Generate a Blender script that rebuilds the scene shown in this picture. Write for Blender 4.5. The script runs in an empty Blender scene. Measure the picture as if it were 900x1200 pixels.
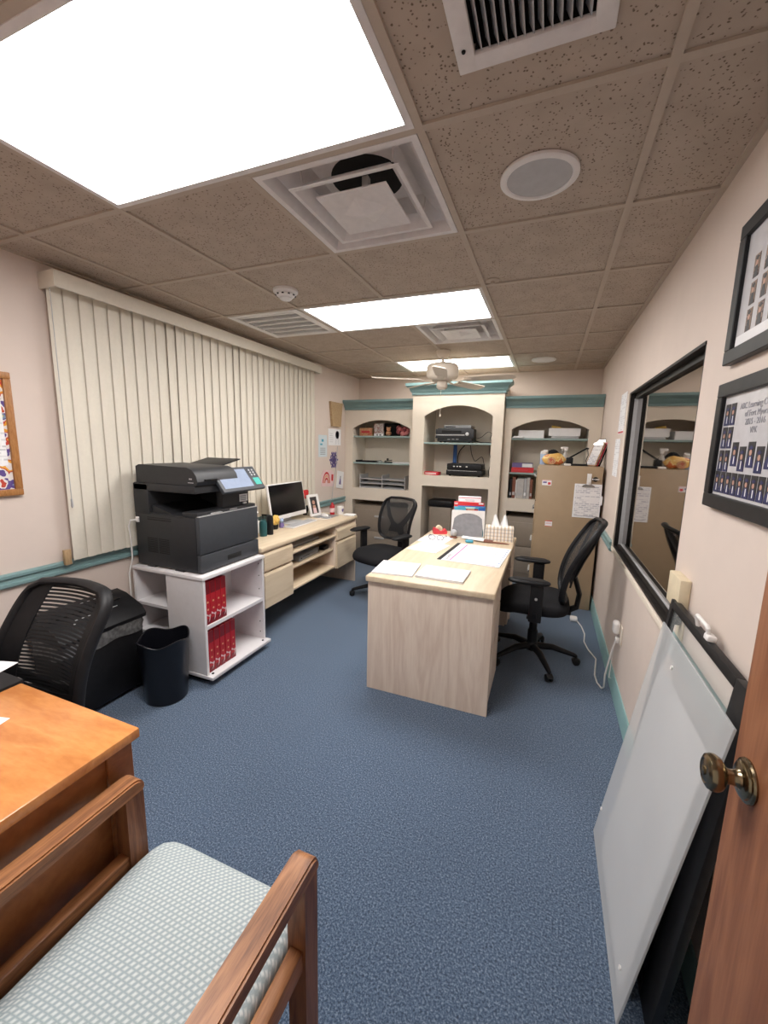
import bpy, bmesh, math, random
from mathutils import Vector, Matrix, Euler
random.seed(7)
PI = math.pi
scene = bpy.context.scene
COL = scene.collection

# ------------------------------------------------------------ camera, world, exposure
cam_data = bpy.data.cameras.new('camera')
cam = bpy.data.objects.new('camera', cam_data)
COL.objects.link(cam)
scene.camera = cam
cam_data.sensor_fit = 'HORIZONTAL'
cam_data.sensor_width = 36.0
cam_data.lens = 480.5 / 900.0 * 36.0
cam_data.clip_start = 0.02
_yaw, _pitch, _roll = (math.radians(a) for a in (21.58, 9.26, 1.2))
_f = Vector((-math.sin(_yaw) * math.cos(_pitch), math.cos(_yaw) * math.cos(_pitch), -math.sin(_pitch)))
_r = Vector((math.cos(_yaw), math.sin(_yaw), 0))
_u = _r.cross(_f)
_r2 = _r * math.cos(_roll) + _u * math.sin(_roll)
_u2 = -_r * math.sin(_roll) + _u * math.cos(_roll)
_m = Matrix((_r2, _u2, -_f)).transposed().to_4x4()
_m.translation = (0, 0, 1.5)
cam.matrix_world = _m

world = bpy.data.worlds.new('world')
scene.world = world
world.use_nodes = True
world.node_tree.nodes['Background'].inputs[0].default_value = (1.0, 0.93, 0.86, 1)
world.node_tree.nodes['Background'].inputs[1].default_value = 0.45

scene.view_settings.view_transform = 'Standard'
scene.view_settings.look = 'None'
scene.view_settings.gamma = 1
scene.view_settings.use_curve_mapping = False
scene.view_settings.exposure = 0.0
PANEL_LIGHT = 23.5
scene.cycles.max_bounces = 10
scene.cycles.diffuse_bounces = 6
scene.cycles.transparent_max_bounces = 16

# ------------------------------------------------------------ materials
def new_mat(name):
    m = bpy.data.materials.new(name)
    m.use_nodes = True
    return m, m.node_tree.nodes, m.node_tree.links, m.node_tree.nodes['Principled BSDF']

def rgba(c):
    return (c[0], c[1], c[2], 1)

def lin(r, g, b):
    return tuple(((v / 255) / 12.92 if v / 255 <= 0.04045 else ((v / 255 + 0.055) / 1.055) ** 2.4) for v in (r, g, b))

def coords(n, l, scale=(1, 1, 1), rot=(0, 0, 0)):
    tc = n.new('ShaderNodeTexCoord')
    mp = n.new('ShaderNodeMapping')
    mp.inputs['Scale'].default_value = scale
    mp.inputs['Rotation'].default_value = rot
    l.new(tc.outputs['Object'], mp.inputs['Vector'])
    return mp.outputs['Vector']

def ramp(n, l, fac, stops):
    r = n.new('ShaderNodeValToRGB')
    e = r.color_ramp.elements
    while len(e) < len(stops):
        e.new(0.5)
    for i, (p, c) in enumerate(stops):
        e[i].position = p
        e[i].color = rgba(c)
    l.new(fac, r.inputs['Fac'])
    return r.outputs['Color']

def plain(name, c, rough=0.5, metal=0.0, spec=0.5, var=0.06, bump=0.0, nscale=30, coat=0.0):
    """a colour with faint procedural unevenness"""
    m, n, l, b = new_mat(name)
    v = coords(n, l)
    t = n.new('ShaderNodeTexNoise')
    t.inputs['Scale'].default_value = nscale
    t.inputs['Detail'].default_value = 4
    l.new(v, t.inputs['Vector'])
    lo = tuple(x * (1 - var) for x in c)
    hi = tuple(min(1, x * (1 + var)) for x in c)
    l.new(ramp(n, l, t.outputs['Fac'], [(0.3, lo), (0.7, hi)]), b.inputs['Base Color'])
    b.inputs['Roughness'].default_value = rough
    b.inputs['Metallic'].default_value = metal
    b.inputs['Specular IOR Level'].default_value = spec
    b.inputs['Coat Weight'].default_value = coat
    b.inputs['Coat Roughness'].default_value = 0.08
    if bump:
        bp = n.new('ShaderNodeBump')
        bp.inputs['Strength'].default_value = bump
        bp.inputs['Distance'].default_value = 0.002
        l.new(t.outputs['Fac'], bp.inputs['Height'])
        l.new(bp.outputs['Normal'], b.inputs['Normal'])
    return m

def wood(name, dark, light, scale=(1, 1, 1), rough=0.4, grain=60, rings=6.0, coat=0.0, contrast=(0.25, 0.75)):
    """scale stretches the object coordinates: the smallest factor is the grain direction"""
    m, n, l, b = new_mat(name)
    v = coords(n, l, scale)
    w = n.new('ShaderNodeTexNoise')
    w.inputs['Scale'].default_value = rings
    w.inputs['Detail'].default_value = 3
    w.inputs['Distortion'].default_value = 0.6
    l.new(v, w.inputs['Vector'])
    mul = n.new('ShaderNodeMath'); mul.operation = 'MULTIPLY'; mul.inputs[1].default_value = 9
    l.new(w.outputs['Fac'], mul.inputs[0])
    fr = n.new('ShaderNodeMath'); fr.operation = 'PINGPONG'; fr.inputs[1].default_value = 1
    l.new(mul.outputs[0], fr.inputs[0])
    g = n.new('ShaderNodeTexNoise')
    g.inputs['Scale'].default_value = grain
    g.inputs['Detail'].default_value = 5
    l.new(v, g.inputs['Vector'])
    mx = n.new('ShaderNodeMix'); mx.data_type = 'FLOAT'
    mx.inputs['Factor'].default_value = 0.6
    l.new(fr.outputs[0], mx.inputs['A'])
    l.new(g.outputs['Fac'], mx.inputs['B'])
    l.new(ramp(n, l, mx.outputs['Result'], [(contrast[0], dark), (contrast[1], light)]), b.inputs['Base Color'])
    b.inputs['Roughness'].default_value = rough
    b.inputs['Coat Weight'].default_value = coat
    b.inputs['Coat Roughness'].default_value = 0.15
    bp = n.new('ShaderNodeBump')
    bp.inputs['Strength'].default_value = 0.12
    bp.inputs['Distance'].default_value = 0.001
    l.new(g.outputs['Fac'], bp.inputs['Height'])
    l.new(bp.outputs['Normal'], b.inputs['Normal'])
    return m

def carpet_mat():
    m, n, l, b = new_mat('blue_carpet')
    v = coords(n, l)
    a = n.new('ShaderNodeTexNoise'); a.inputs['Scale'].default_value = 160; a.inputs['Detail'].default_value = 6
    a.inputs['Roughness'].default_value = 0.75
    l.new(v, a.inputs['Vector'])
    c = ramp(n, l, a.outputs['Fac'], [(0.36, (0.018, 0.032, 0.058)), (0.5, (0.07, 0.119, 0.202)), (0.63, (0.27, 0.34, 0.43))])
    big = n.new('ShaderNodeTexNoise'); big.inputs['Scale'].default_value = 1.7; big.inputs['Detail'].default_value = 3
    l.new(v, big.inputs['Vector'])
    mx = n.new('ShaderNodeMix'); mx.data_type = 'RGBA'; mx.blend_type = 'MULTIPLY'
    mx.inputs['Factor'].default_value = 0.35
    l.new(c, mx.inputs['A'])
    l.new(ramp(n, l, big.outputs['Fac'], [(0.35, (0.7, 0.7, 0.7)), (0.65, (1, 1, 1))]), mx.inputs['B'])
    l.new(mx.outputs['Result'], b.inputs['Base Color'])
    b.inputs['Roughness'].default_value = 0.95
    b.inputs['Specular IOR Level'].default_value = 0.1
    b.inputs['Sheen Weight'].default_value = 0.3
    bp = n.new('ShaderNodeBump'); bp.inputs['Strength'].default_value = 0.8; bp.inputs['Distance'].default_value = 0.006
    l.new(a.outputs['Fac'], bp.inputs['Height'])
    l.new(bp.outputs['Normal'], b.inputs['Normal'])
    return m

def tile_mat():
    """fissured mineral fibre tile: small dark pin holes"""
    m, n, l, b = new_mat('ceiling_tile')
    v = coords(n, l, (1.0, 1.0, 0.0))
    vo = n.new('ShaderNodeTexVoronoi'); vo.inputs['Scale'].default_value = 84; vo.feature = 'F1'
    wv = n.new('ShaderNodeTexNoise'); wv.inputs['Scale'].default_value = 60; wv.inputs['Detail'].default_value = 2
    l.new(v, wv.inputs['Vector'])
    add = n.new('ShaderNodeVectorMath'); add.operation = 'MULTIPLY_ADD'
    add.inputs[1].default_value = (0.009, 0.009, 0.0)
    l.new(wv.outputs['Color'], add.inputs[0]); l.new(v, add.inputs[2])
    l.new(add.outputs[0], vo.inputs['Vector'])
    hole = ramp(n, l, vo.outputs['Distance'], [(0.17, (0, 0, 0)), (0.27, (1, 1, 1))])
    sp = n.new('ShaderNodeTexNoise'); sp.inputs['Scale'].default_value = 9; sp.inputs['Detail'].default_value = 6
    l.new(v, sp.inputs['Vector'])
    base = ramp(n, l, sp.outputs['Fac'], [(0.3, (0.43, 0.358, 0.294)), (0.7, (0.49, 0.412, 0.342))])
    mx = n.new('ShaderNodeMix'); mx.data_type = 'RGBA'
    l.new(hole, mx.inputs['Factor'])
    mx.inputs['A'].default_value = (0.17, 0.13, 0.10, 1)
    l.new(base, mx.inputs['B'])
    l.new(mx.outputs['Result'], b.inputs['Base Color'])
    b.inputs['Roughness'].default_value = 0.95
    b.inputs['Specular IOR Level'].default_value = 0.1
    return m

def mesh_fabric(name, c, scale, hole=0.5, axis='Z', grid=False):
    """open mesh: thin threads with real gaps between them"""
    m, n, l, b = new_mat(name)
    v = coords(n, l)
    b.inputs['Base Color'].default_value = rgba(c)
    b.inputs['Roughness'].default_value = 0.7
    w = n.new('ShaderNodeTexWave'); w.bands_direction = axis; w.inputs['Scale'].default_value = scale
    l.new(v, w.inputs['Vector'])
    gt = n.new('ShaderNodeMath'); gt.operation = 'LESS_THAN'; gt.inputs[1].default_value = 1 - hole
    l.new(w.outputs['Fac'], gt.inputs[0])
    fac = gt.outputs[0]
    if grid:
        w2 = n.new('ShaderNodeTexWave'); w2.bands_direction = 'X'; w2.inputs['Scale'].default_value = scale
        l.new(v, w2.inputs['Vector'])
        g2 = n.new('ShaderNodeMath'); g2.operation = 'LESS_THAN'; g2.inputs[1].default_value = 1 - hole
        l.new(w2.outputs['Fac'], g2.inputs[0])
        mxm = n.new('ShaderNodeMath'); mxm.operation = 'MAXIMUM'
        l.new(fac, mxm.inputs[0]); l.new(g2.outputs[0], mxm.inputs[1])
        fac = mxm.outputs[0]
    l.new(fac, b.inputs['Alpha'])
    return m

def print_mat(name, bg=(0.85, 0.85, 0.87), ink=(0.25, 0.25, 0.3), row=0.006, word=0.02, density=0.5, gap=0.45, horizontal=True):
    """rows of print too small to read on paper lying in the object's own xy plane"""
    m, n, l, b = new_mat(name)
    v = coords(n, l, rot=(0, 0, 0 if horizontal else PI / 2))
    br = n.new('ShaderNodeTexBrick')
    br.inputs['Scale'].default_value = 1.0
    br.inputs['Brick Width'].default_value = word
    br.inputs['Row Height'].default_value = row
    br.inputs['Mortar Size'].default_value = row * gap * 0.5
    br.inputs['Mortar Smooth'].default_value = 0.0
    br.inputs['Bias'].default_value = (density - 0.5) * 2
    br.inputs['Color1'].default_value = rgba(bg)
    br.inputs['Color2'].default_value = rgba(ink)
    br.inputs['Mortar'].default_value = rgba(bg)
    l.new(v, br.inputs['Vector'])
    l.new(br.outputs['Color'], b.inputs['Base Color'])
    b.inputs['Roughness'].default_value = 0.7
    return m

def glass_mat(name, c=(0.9, 0.95, 0.95), alpha=0.15, rough=0.05):
    m, n, l, b = new_mat(name)
    b.inputs['Base Color'].default_value = rgba(c)
    b.inputs['Roughness'].default_value = rough
    b.inputs['Alpha'].default_value = alpha
    t = n.new('ShaderNodeTexNoise'); t.inputs['Scale'].default_value = 8
    bp = n.new('ShaderNodeBump'); bp.inputs['Strength'].default_value = 0.01
    l.new(t.outputs['Fac'], bp.inputs['Height']); l.new(bp.outputs['Normal'], b.inputs['Normal'])
    return m

def emit_mat(name, c, strength):
    m, n, l, b = new_mat(name)
    v = coords(n, l)
    w = n.new('ShaderNodeTexWave'); w.bands_direction = 'Y'; w.inputs['Scale'].default_value = 0.82
    w.inputs['Phase Offset'].default_value = 1.0
    l.new(v, w.inputs['Vector'])
    r = ramp(n, l, w.outputs['Fac'], [(0.0, tuple(x * 0.8 for x in c)), (1.0, c)])
    b.inputs['Base Color'].default_value = (0.6, 0.6, 0.6, 1)
    l.new(r, b.inputs['Emission Color'])
    b.inputs['Emission Strength'].default_value = strength
    return m

def weave_mat():
    m, n, l, b = new_mat('grey_woven_upholstery')
    v = coords(n, l)
    sep = n.new('ShaderNodeSeparateXYZ'); l.new(v, sep.inputs[0])
    s = 96.0
    def mth(op, a, bb):
        q = n.new('ShaderNodeMath'); q.operation = op
        for i, x in enumerate((a, bb)):
            if isinstance(x, (int, float)): q.inputs[i].default_value = x
            elif x is not None: l.new(x, q.inputs[i])
        return q.outputs[0]
    # height-following across the rounded edges: use x and (y - z)
    yy = mth('SUBTRACT', sep.outputs['Y'], sep.outputs['Z'])
    row = mth('FLOOR', mth('MULTIPLY', yy, s), None)
    xs = mth('ADD', mth('MULTIPLY', sep.outputs['X'], s * 0.8), mth('MULTIPLY', row, 0.5))
    fx = mth('FRACT', xs, None)
    fy = mth('FRACT', mth('MULTIPLY', yy, s), None)
    # slanted little dashes
    d = mth('ABSOLUTE', mth('SUBTRACT', fx, mth('ADD', mth('MULTIPLY', fy, 0.35), 0.35)), None)
    e = mth('ABSOLUTE', mth('SUBTRACT', fy, 0.5), None)
    k = mth('MAXIMUM', mth('MULTIPLY', d, 1.35), e)
    c = ramp(n, l, k, [(0.20, (0.58, 0.62, 0.61)), (0.46, (0.33, 0.39, 0.41))])
    l.new(c, b.inputs['Base Color'])
    b.inputs['Roughness'].default_value = 0.9
    b.inputs['Specular IOR Level'].default_value = 0.2
    bp = n.new('ShaderNodeBump'); bp.inputs['Strength'].default_value = 0.35; bp.inputs['Distance'].default_value = 0.002
    bp.invert = True
    l.new(k, bp.inputs['Height']); l.new(bp.outputs['Normal'], b.inputs['Normal'])
    return m

def plaid_mat():
    m, n, l, b = new_mat('plaid_card')
    v = coords(n, l)
    cols = []
    for ax in ('X', 'Z', 'Y'):
        w = n.new('ShaderNodeTexWave'); w.bands_direction = ax; w.inputs['Scale'].default_value = 11
        l.new(v, w.inputs['Vector']); cols.append(w.outputs['Fac'])
    a = ramp(n, l, cols[0], [(0.5, (0.85, 0.82, 0.78)), (0.62, (0.85, 0.55, 0.28)), (0.9, (0.8, 0.62, 0.42)), (0.97, (0.4, 0.45, 0.5))])
    c = ramp(n, l, cols[1], [(0.75, (1, 1, 1)), (0.92, (0.72, 0.74, 0.78))])
    mx = n.new('ShaderNodeMix'); mx.data_type = 'RGBA'; mx.blend_type = 'MULTIPLY'; mx.inputs['Factor'].default_value = 1
    l.new(a, mx.inputs['A']); l.new(c, mx.inputs['B'])
    l.new(mx.outputs['Result'], b.inputs['Base Color'])
    b.inputs['Roughness'].default_value = 0.6
    return m

def blotch_mat(name, stops, scale=20, rough=0.6):
    m, n, l, b = new_mat(name)
    v = coords(n, l)
    t = n.new('ShaderNodeTexNoise'); t.inputs['Scale'].default_value = scale; t.inputs['Detail'].default_value = 2
    l.new(v, t.inputs['Vector'])
    r = ramp(n, l, t.outputs['Fac'], stops)
    r.node.color_ramp.interpolation = 'CONSTANT'
    l.new(r, b.inputs['Base Color'])
    b.inputs['Roughness'].default_value = rough
    return m

def frosted_mat():
    m, n, l, b = new_mat('frosted_acrylic')
    t = n.new('ShaderNodeTexNoise'); t.inputs['Scale'].default_value = 3
    v = coords(n, l); l.new(v, t.inputs['Vector'])
    l.new(ramp(n, l, t.outputs['Fac'], [(0.3, (0.64, 0.655, 0.665)), (0.7, (0.69, 0.705, 0.715))]), b.inputs['Base Color'])
    b.inputs['Roughness'].default_value = 0.35
    b.inputs['Alpha'].default_value = 0.45
    return m

M = {}
M['wall'] = plain('pink_beige_wall_paint', (0.68, 0.58, 0.515), 0.75, var=0.02, nscale=6, bump=0.05)
M['cream'] = plain('cream_cabinet_paint', (0.77, 0.69, 0.585), 0.6, var=0.02, nscale=8)
M['teal'] = plain('teal_trim_paint', (0.185, 0.30, 0.305), 0.4, var=0.05, nscale=10)
M['teal_light'] = plain('teal_baseboard_vinyl', (0.25, 0.42, 0.42), 0.4, var=0.05, nscale=10)
M['carpet'] = carpet_mat()
M['tile'] = tile_mat()
M['grid'] = plain('ceiling_grid_paint', (0.47, 0.395, 0.32), 0.6, var=0.03)
M['white'] = plain('white_plastic', (0.78, 0.76, 0.74), 0.4, var=0.03)
M['ivory'] = plain('ivory_plastic', (0.72, 0.62, 0.44), 0.5, var=0.05)
M['laminate'] = plain('white_laminate', (0.72, 0.70, 0.71), 0.35, var=0.02)
M['steel_white'] = plain('white_painted_steel', (0.70, 0.67, 0.66), 0.4, var=0.05)
M['void'] = plain('dark_duct', (0.008, 0.008, 0.008), 0.9)
M['black'] = plain('black_plastic', (0.009, 0.009, 0.0105), 0.5, spec=0.3, var=0.2)
M['black_soft'] = plain('black_fabric', (0.012, 0.012, 0.014), 0.85, spec=0.2, var=0.3, nscale=200, bump=0.3)
M['black_gloss'] = plain('glossy_black', (0.006, 0.006, 0.008), 0.12, var=0.1)
M['black_frame'] = plain('black_wood_frame', (0.013, 0.013, 0.0145), 0.45, spec=0.3, var=0.2)
M['charcoal'] = plain('charcoal_plastic', (0.019, 0.020, 0.023), 0.5, var=0.08)
M['charcoal_light'] = plain('dark_grey_plastic', (0.044, 0.049, 0.057), 0.5, var=0.05)
M['pale_v'] = wood('pale_oak_laminate_upright', (0.66, 0.53, 0.43), (0.78, 0.665, 0.555), (7, 7, 0.7), 0.45, grain=14, rings=1.2)
M['pale_y'] = wood('pale_oak_laminate_long', (0.60, 0.47, 0.32), (0.72, 0.60, 0.44), (7, 0.7, 7), 0.35, grain=14, rings=1.2, contrast=(0.1, 0.8))
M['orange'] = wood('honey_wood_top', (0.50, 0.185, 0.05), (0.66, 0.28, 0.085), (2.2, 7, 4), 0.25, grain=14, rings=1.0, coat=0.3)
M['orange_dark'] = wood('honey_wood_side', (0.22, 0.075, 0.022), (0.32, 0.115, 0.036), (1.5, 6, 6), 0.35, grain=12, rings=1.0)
M['oak_y'] = wood('brown_oak_rail', (0.15, 0.054, 0.019), (0.40, 0.175, 0.068), (16, 1.2, 16), 0.45, grain=24, rings=1.2, coat=0.05)
M['oak_z'] = wood('brown_oak_post', (0.13, 0.042, 0.016), (0.29, 0.115, 0.045), (16, 16, 1.2), 0.45, grain=24, rings=1.2, coat=0.05)
M['door'] = wood('oak_door_veneer', (0.19, 0.07, 0.03), (0.30, 0.125, 0.058), (9, 9, 0.8), 0.45, grain=18, rings=1.4)
M['cork_frame'] = wood('light_oak_frame', (0.30, 0.12, 0.03), (0.45, 0.21, 0.07), (20, 20, 2), 0.4, grain=15)
M['tan_metal'] = plain('tan_cabinet_enamel', (0.37, 0.27, 0.17), 0.45, var=0.03, nscale=12)
M['grey_metal'] = plain('grey_brown_cabinet_enamel', (0.29, 0.24, 0.19), 0.45, var=0.03)
M['chrome'] = plain('chrome', (0.6, 0.6, 0.6), 0.2, metal=1.0)
M['brass'] = plain('antique_brass', (0.27, 0.215, 0.135), 0.22, metal=1.0, var=0.25, nscale=40)
M['blind'] = plain('cream_blind_vinyl', (0.72, 0.67, 0.57), 0.55, var=0.02, nscale=60)
M['weave'] = weave_mat()
M['mesh_fine'] = mesh_fabric('black_mesh_fine', (0.012, 0.012, 0.014), 23, hole=0.3, axis='Z')
M['mesh_grid'] = mesh_fabric('black_mesh_grid', (0.014, 0.014, 0.016), 130, hole=0.45, axis='Z', grid=True)
M['paper'] = plain('white_paper', (0.82, 0.82, 0.83), 0.8, var=0.02)
M['print'] = print_mat('printed_paper', ink=(0.45, 0.45, 0.5), row=0.012, word=0.035, density=0.5)
M['print_small'] = print_mat('printed_sheet', ink=(0.42, 0.42, 0.46), row=0.016, word=0.04, density=0.34)
M['print_list'] = print_mat('list_sheet', bg=(0.78, 0.76, 0.76), ink=(0.34, 0.34, 0.4), row=0.017, word=0.045, density=0.42)
M['emit'] = emit_mat('fluorescent_lens', (1.0, 0.97, 0.95), PANEL_LIGHT)
M['red'] = plain('red_card', (0.44, 0.014, 0.024), 0.35, var=0.12, nscale=12)
M['red_dark'] = plain('dark_red_card', (0.17, 0.008, 0.014), 0.35, var=0.1)
M['red_bright'] = plain('bright_red', (0.62, 0.03, 0.035), 0.35)
M['coral'] = plain('coral_red_plastic', (0.66, 0.05, 0.07), 0.3)
M['gold'] = plain('gold_print', (0.7, 0.36, 0.2), 0.4)
M['blush'] = plain('pale_pink_print', (0.75, 0.55, 0.55), 0.5)
M['bin'] = plain('dark_bin_plastic', (0.006, 0.0065, 0.010), 0.3, var=0.1)
M['liner'] = plain('grey_film_liner', (0.12, 0.12, 0.12), 0.25, var=0.4, nscale=40, bump=1.0)
M['screen'] = plain('dark_screen', (0.004, 0.004, 0.005), 0.15)
M['touch'] = plain('blue_grey_touch_screen', (0.30, 0.36, 0.48), 0.15, var=0.05)
M['green_key'] = plain('green_keys', (0.05, 0.42, 0.36), 0.4)
M['silver'] = plain('silver_plastic', (0.52, 0.52, 0.52), 0.35, metal=0.3)
M['grey'] = plain('grey_plastic', (0.22, 0.23, 0.24), 0.4)
M['light_grey'] = plain('light_grey_plastic', (0.45, 0.45, 0.46), 0.45)
M['blue'] = plain('blue_card', (0.03, 0.13, 0.42), 0.4)
M['blue_pale'] = plain('pale_blue_plastic', (0.35, 0.45, 0.65), 0.4)
M['cyan'] = plain('teal_card', (0.06, 0.33, 0.45), 0.4)
M['green_pale'] = plain('mint_card', (0.4, 0.65, 0.6), 0.5)
M['yellow'] = plain('yellow_plush', (0.75, 0.50, 0.13), 0.8, var=0.2, nscale=60)
M['yellow_bag'] = blotch_mat('yellow_snack_bag', [(0.0, (0.7, 0.42, 0.12)), (0.5, (0.78, 0.6, 0.25)), (0.58, (0.6, 0.16, 0.05)), (0.66, (0.75, 0.5, 0.16))], 14, 0.35)
M['pink'] = blotch_mat('pink_plush', [(0.0, (0.12, 0.02, 0.03)), (0.42, (0.4, 0.09, 0.1)), (0.55, (0.55, 0.2, 0.2))], 22)
M['tan_box'] = blotch_mat('tan_box_art', [(0.0, (0.45, 0.27, 0.13)), (0.48, (0.42, 0.08, 0.05)), (0.56, (0.5, 0.3, 0.15))], 30)
M['book_art'] = blotch_mat('photo_book_cover', [(0.0, (0.5, 0.48, 0.45)), (0.46, (0.35, 0.14, 0.14)), (0.54, (0.6, 0.55, 0.52))], 40)
M['quilt'] = blotch_mat('bright_patterned_backing', [(0.0, (0.75, 0.7, 0.68)), (0.36, (0.75, 0.35, 0.03)), (0.44, (0.5, 0.05, 0.03)), (0.49, (0.75, 0.72, 0.7)), (0.55, (0.1, 0.06, 0.25)), (0.6, (0.2, 0.3, 0.4)), (0.66, (0.75, 0.55, 0.1))], 16)
M['skin'] = plain('photo_skin_tone', (0.5, 0.28, 0.2), 0.5)
M['navy'] = plain('photo_navy', (0.018, 0.022, 0.09), 0.5, var=0.3)
M['photo_dark'] = plain('photo_dark', (0.02, 0.018, 0.02), 0.5)
M['photo_sepia'] = blotch_mat('photo_brown', [(0.0, (0.25, 0.17, 0.12)), (0.5, (0.12, 0.08, 0.07)), (0.6, (0.4, 0.3, 0.25))], 60)
M['mat_board'] = plain('grey_mount_board', (0.56, 0.55, 0.57), 0.35, coat=0.3)
M['ink'] = plain('dark_ink', (0.03, 0.03, 0.035), 0.6)
M['ink_grey'] = plain('grey_ink', (0.3, 0.3, 0.34), 0.6)
M['magenta'] = plain('pink_ink', (0.55, 0.12, 0.35), 0.6)
M['purple'] = plain('purple_card', (0.16, 0.12, 0.30), 0.6)
M['brown_spine'] = plain('brown_binder', (0.20, 0.07, 0.04), 0.5)
M['kraft'] = wood('thin_pale_wood', (0.38, 0.25, 0.13), (0.48, 0.34, 0.19), (6, 6, 1), 0.5, grain=20)
M['frost'] = frosted_mat()
M['clear'] = glass_mat('clear_acrylic', (0.9, 0.95, 0.95), 0.10, 0.05)
M['plaid'] = plaid_mat()
M['cable'] = plain('white_cable', (0.72, 0.70, 0.68), 0.4)
M['bronze'] = plain('dark_bronze_frame', (0.014, 0.012, 0.011), 0.5, spec=0.25)
M['clipboard'] = plain('brown_hardboard', (0.36, 0.21, 0.11), 0.6)

def mirror_mat():
    m, n, l, b = new_mat('one_way_glass')
    b.inputs['Base Color'].default_value = (0.40, 0.37, 0.345, 1)
    b.inputs['Metallic'].default_value = 1.0
    b.inputs['Roughness'].default_value = 0.03
    t = n.new('ShaderNodeTexNoise'); t.inputs['Scale'].default_value = 2
    bp = n.new('ShaderNodeBump'); bp.inputs['Strength'].default_value = 0.004
    l.new(t.outputs['Fac'], bp.inputs['Height']); l.new(bp.outputs['Normal'], b.inputs['Normal'])
    return m
M['mirror'] = mirror_mat()

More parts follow.
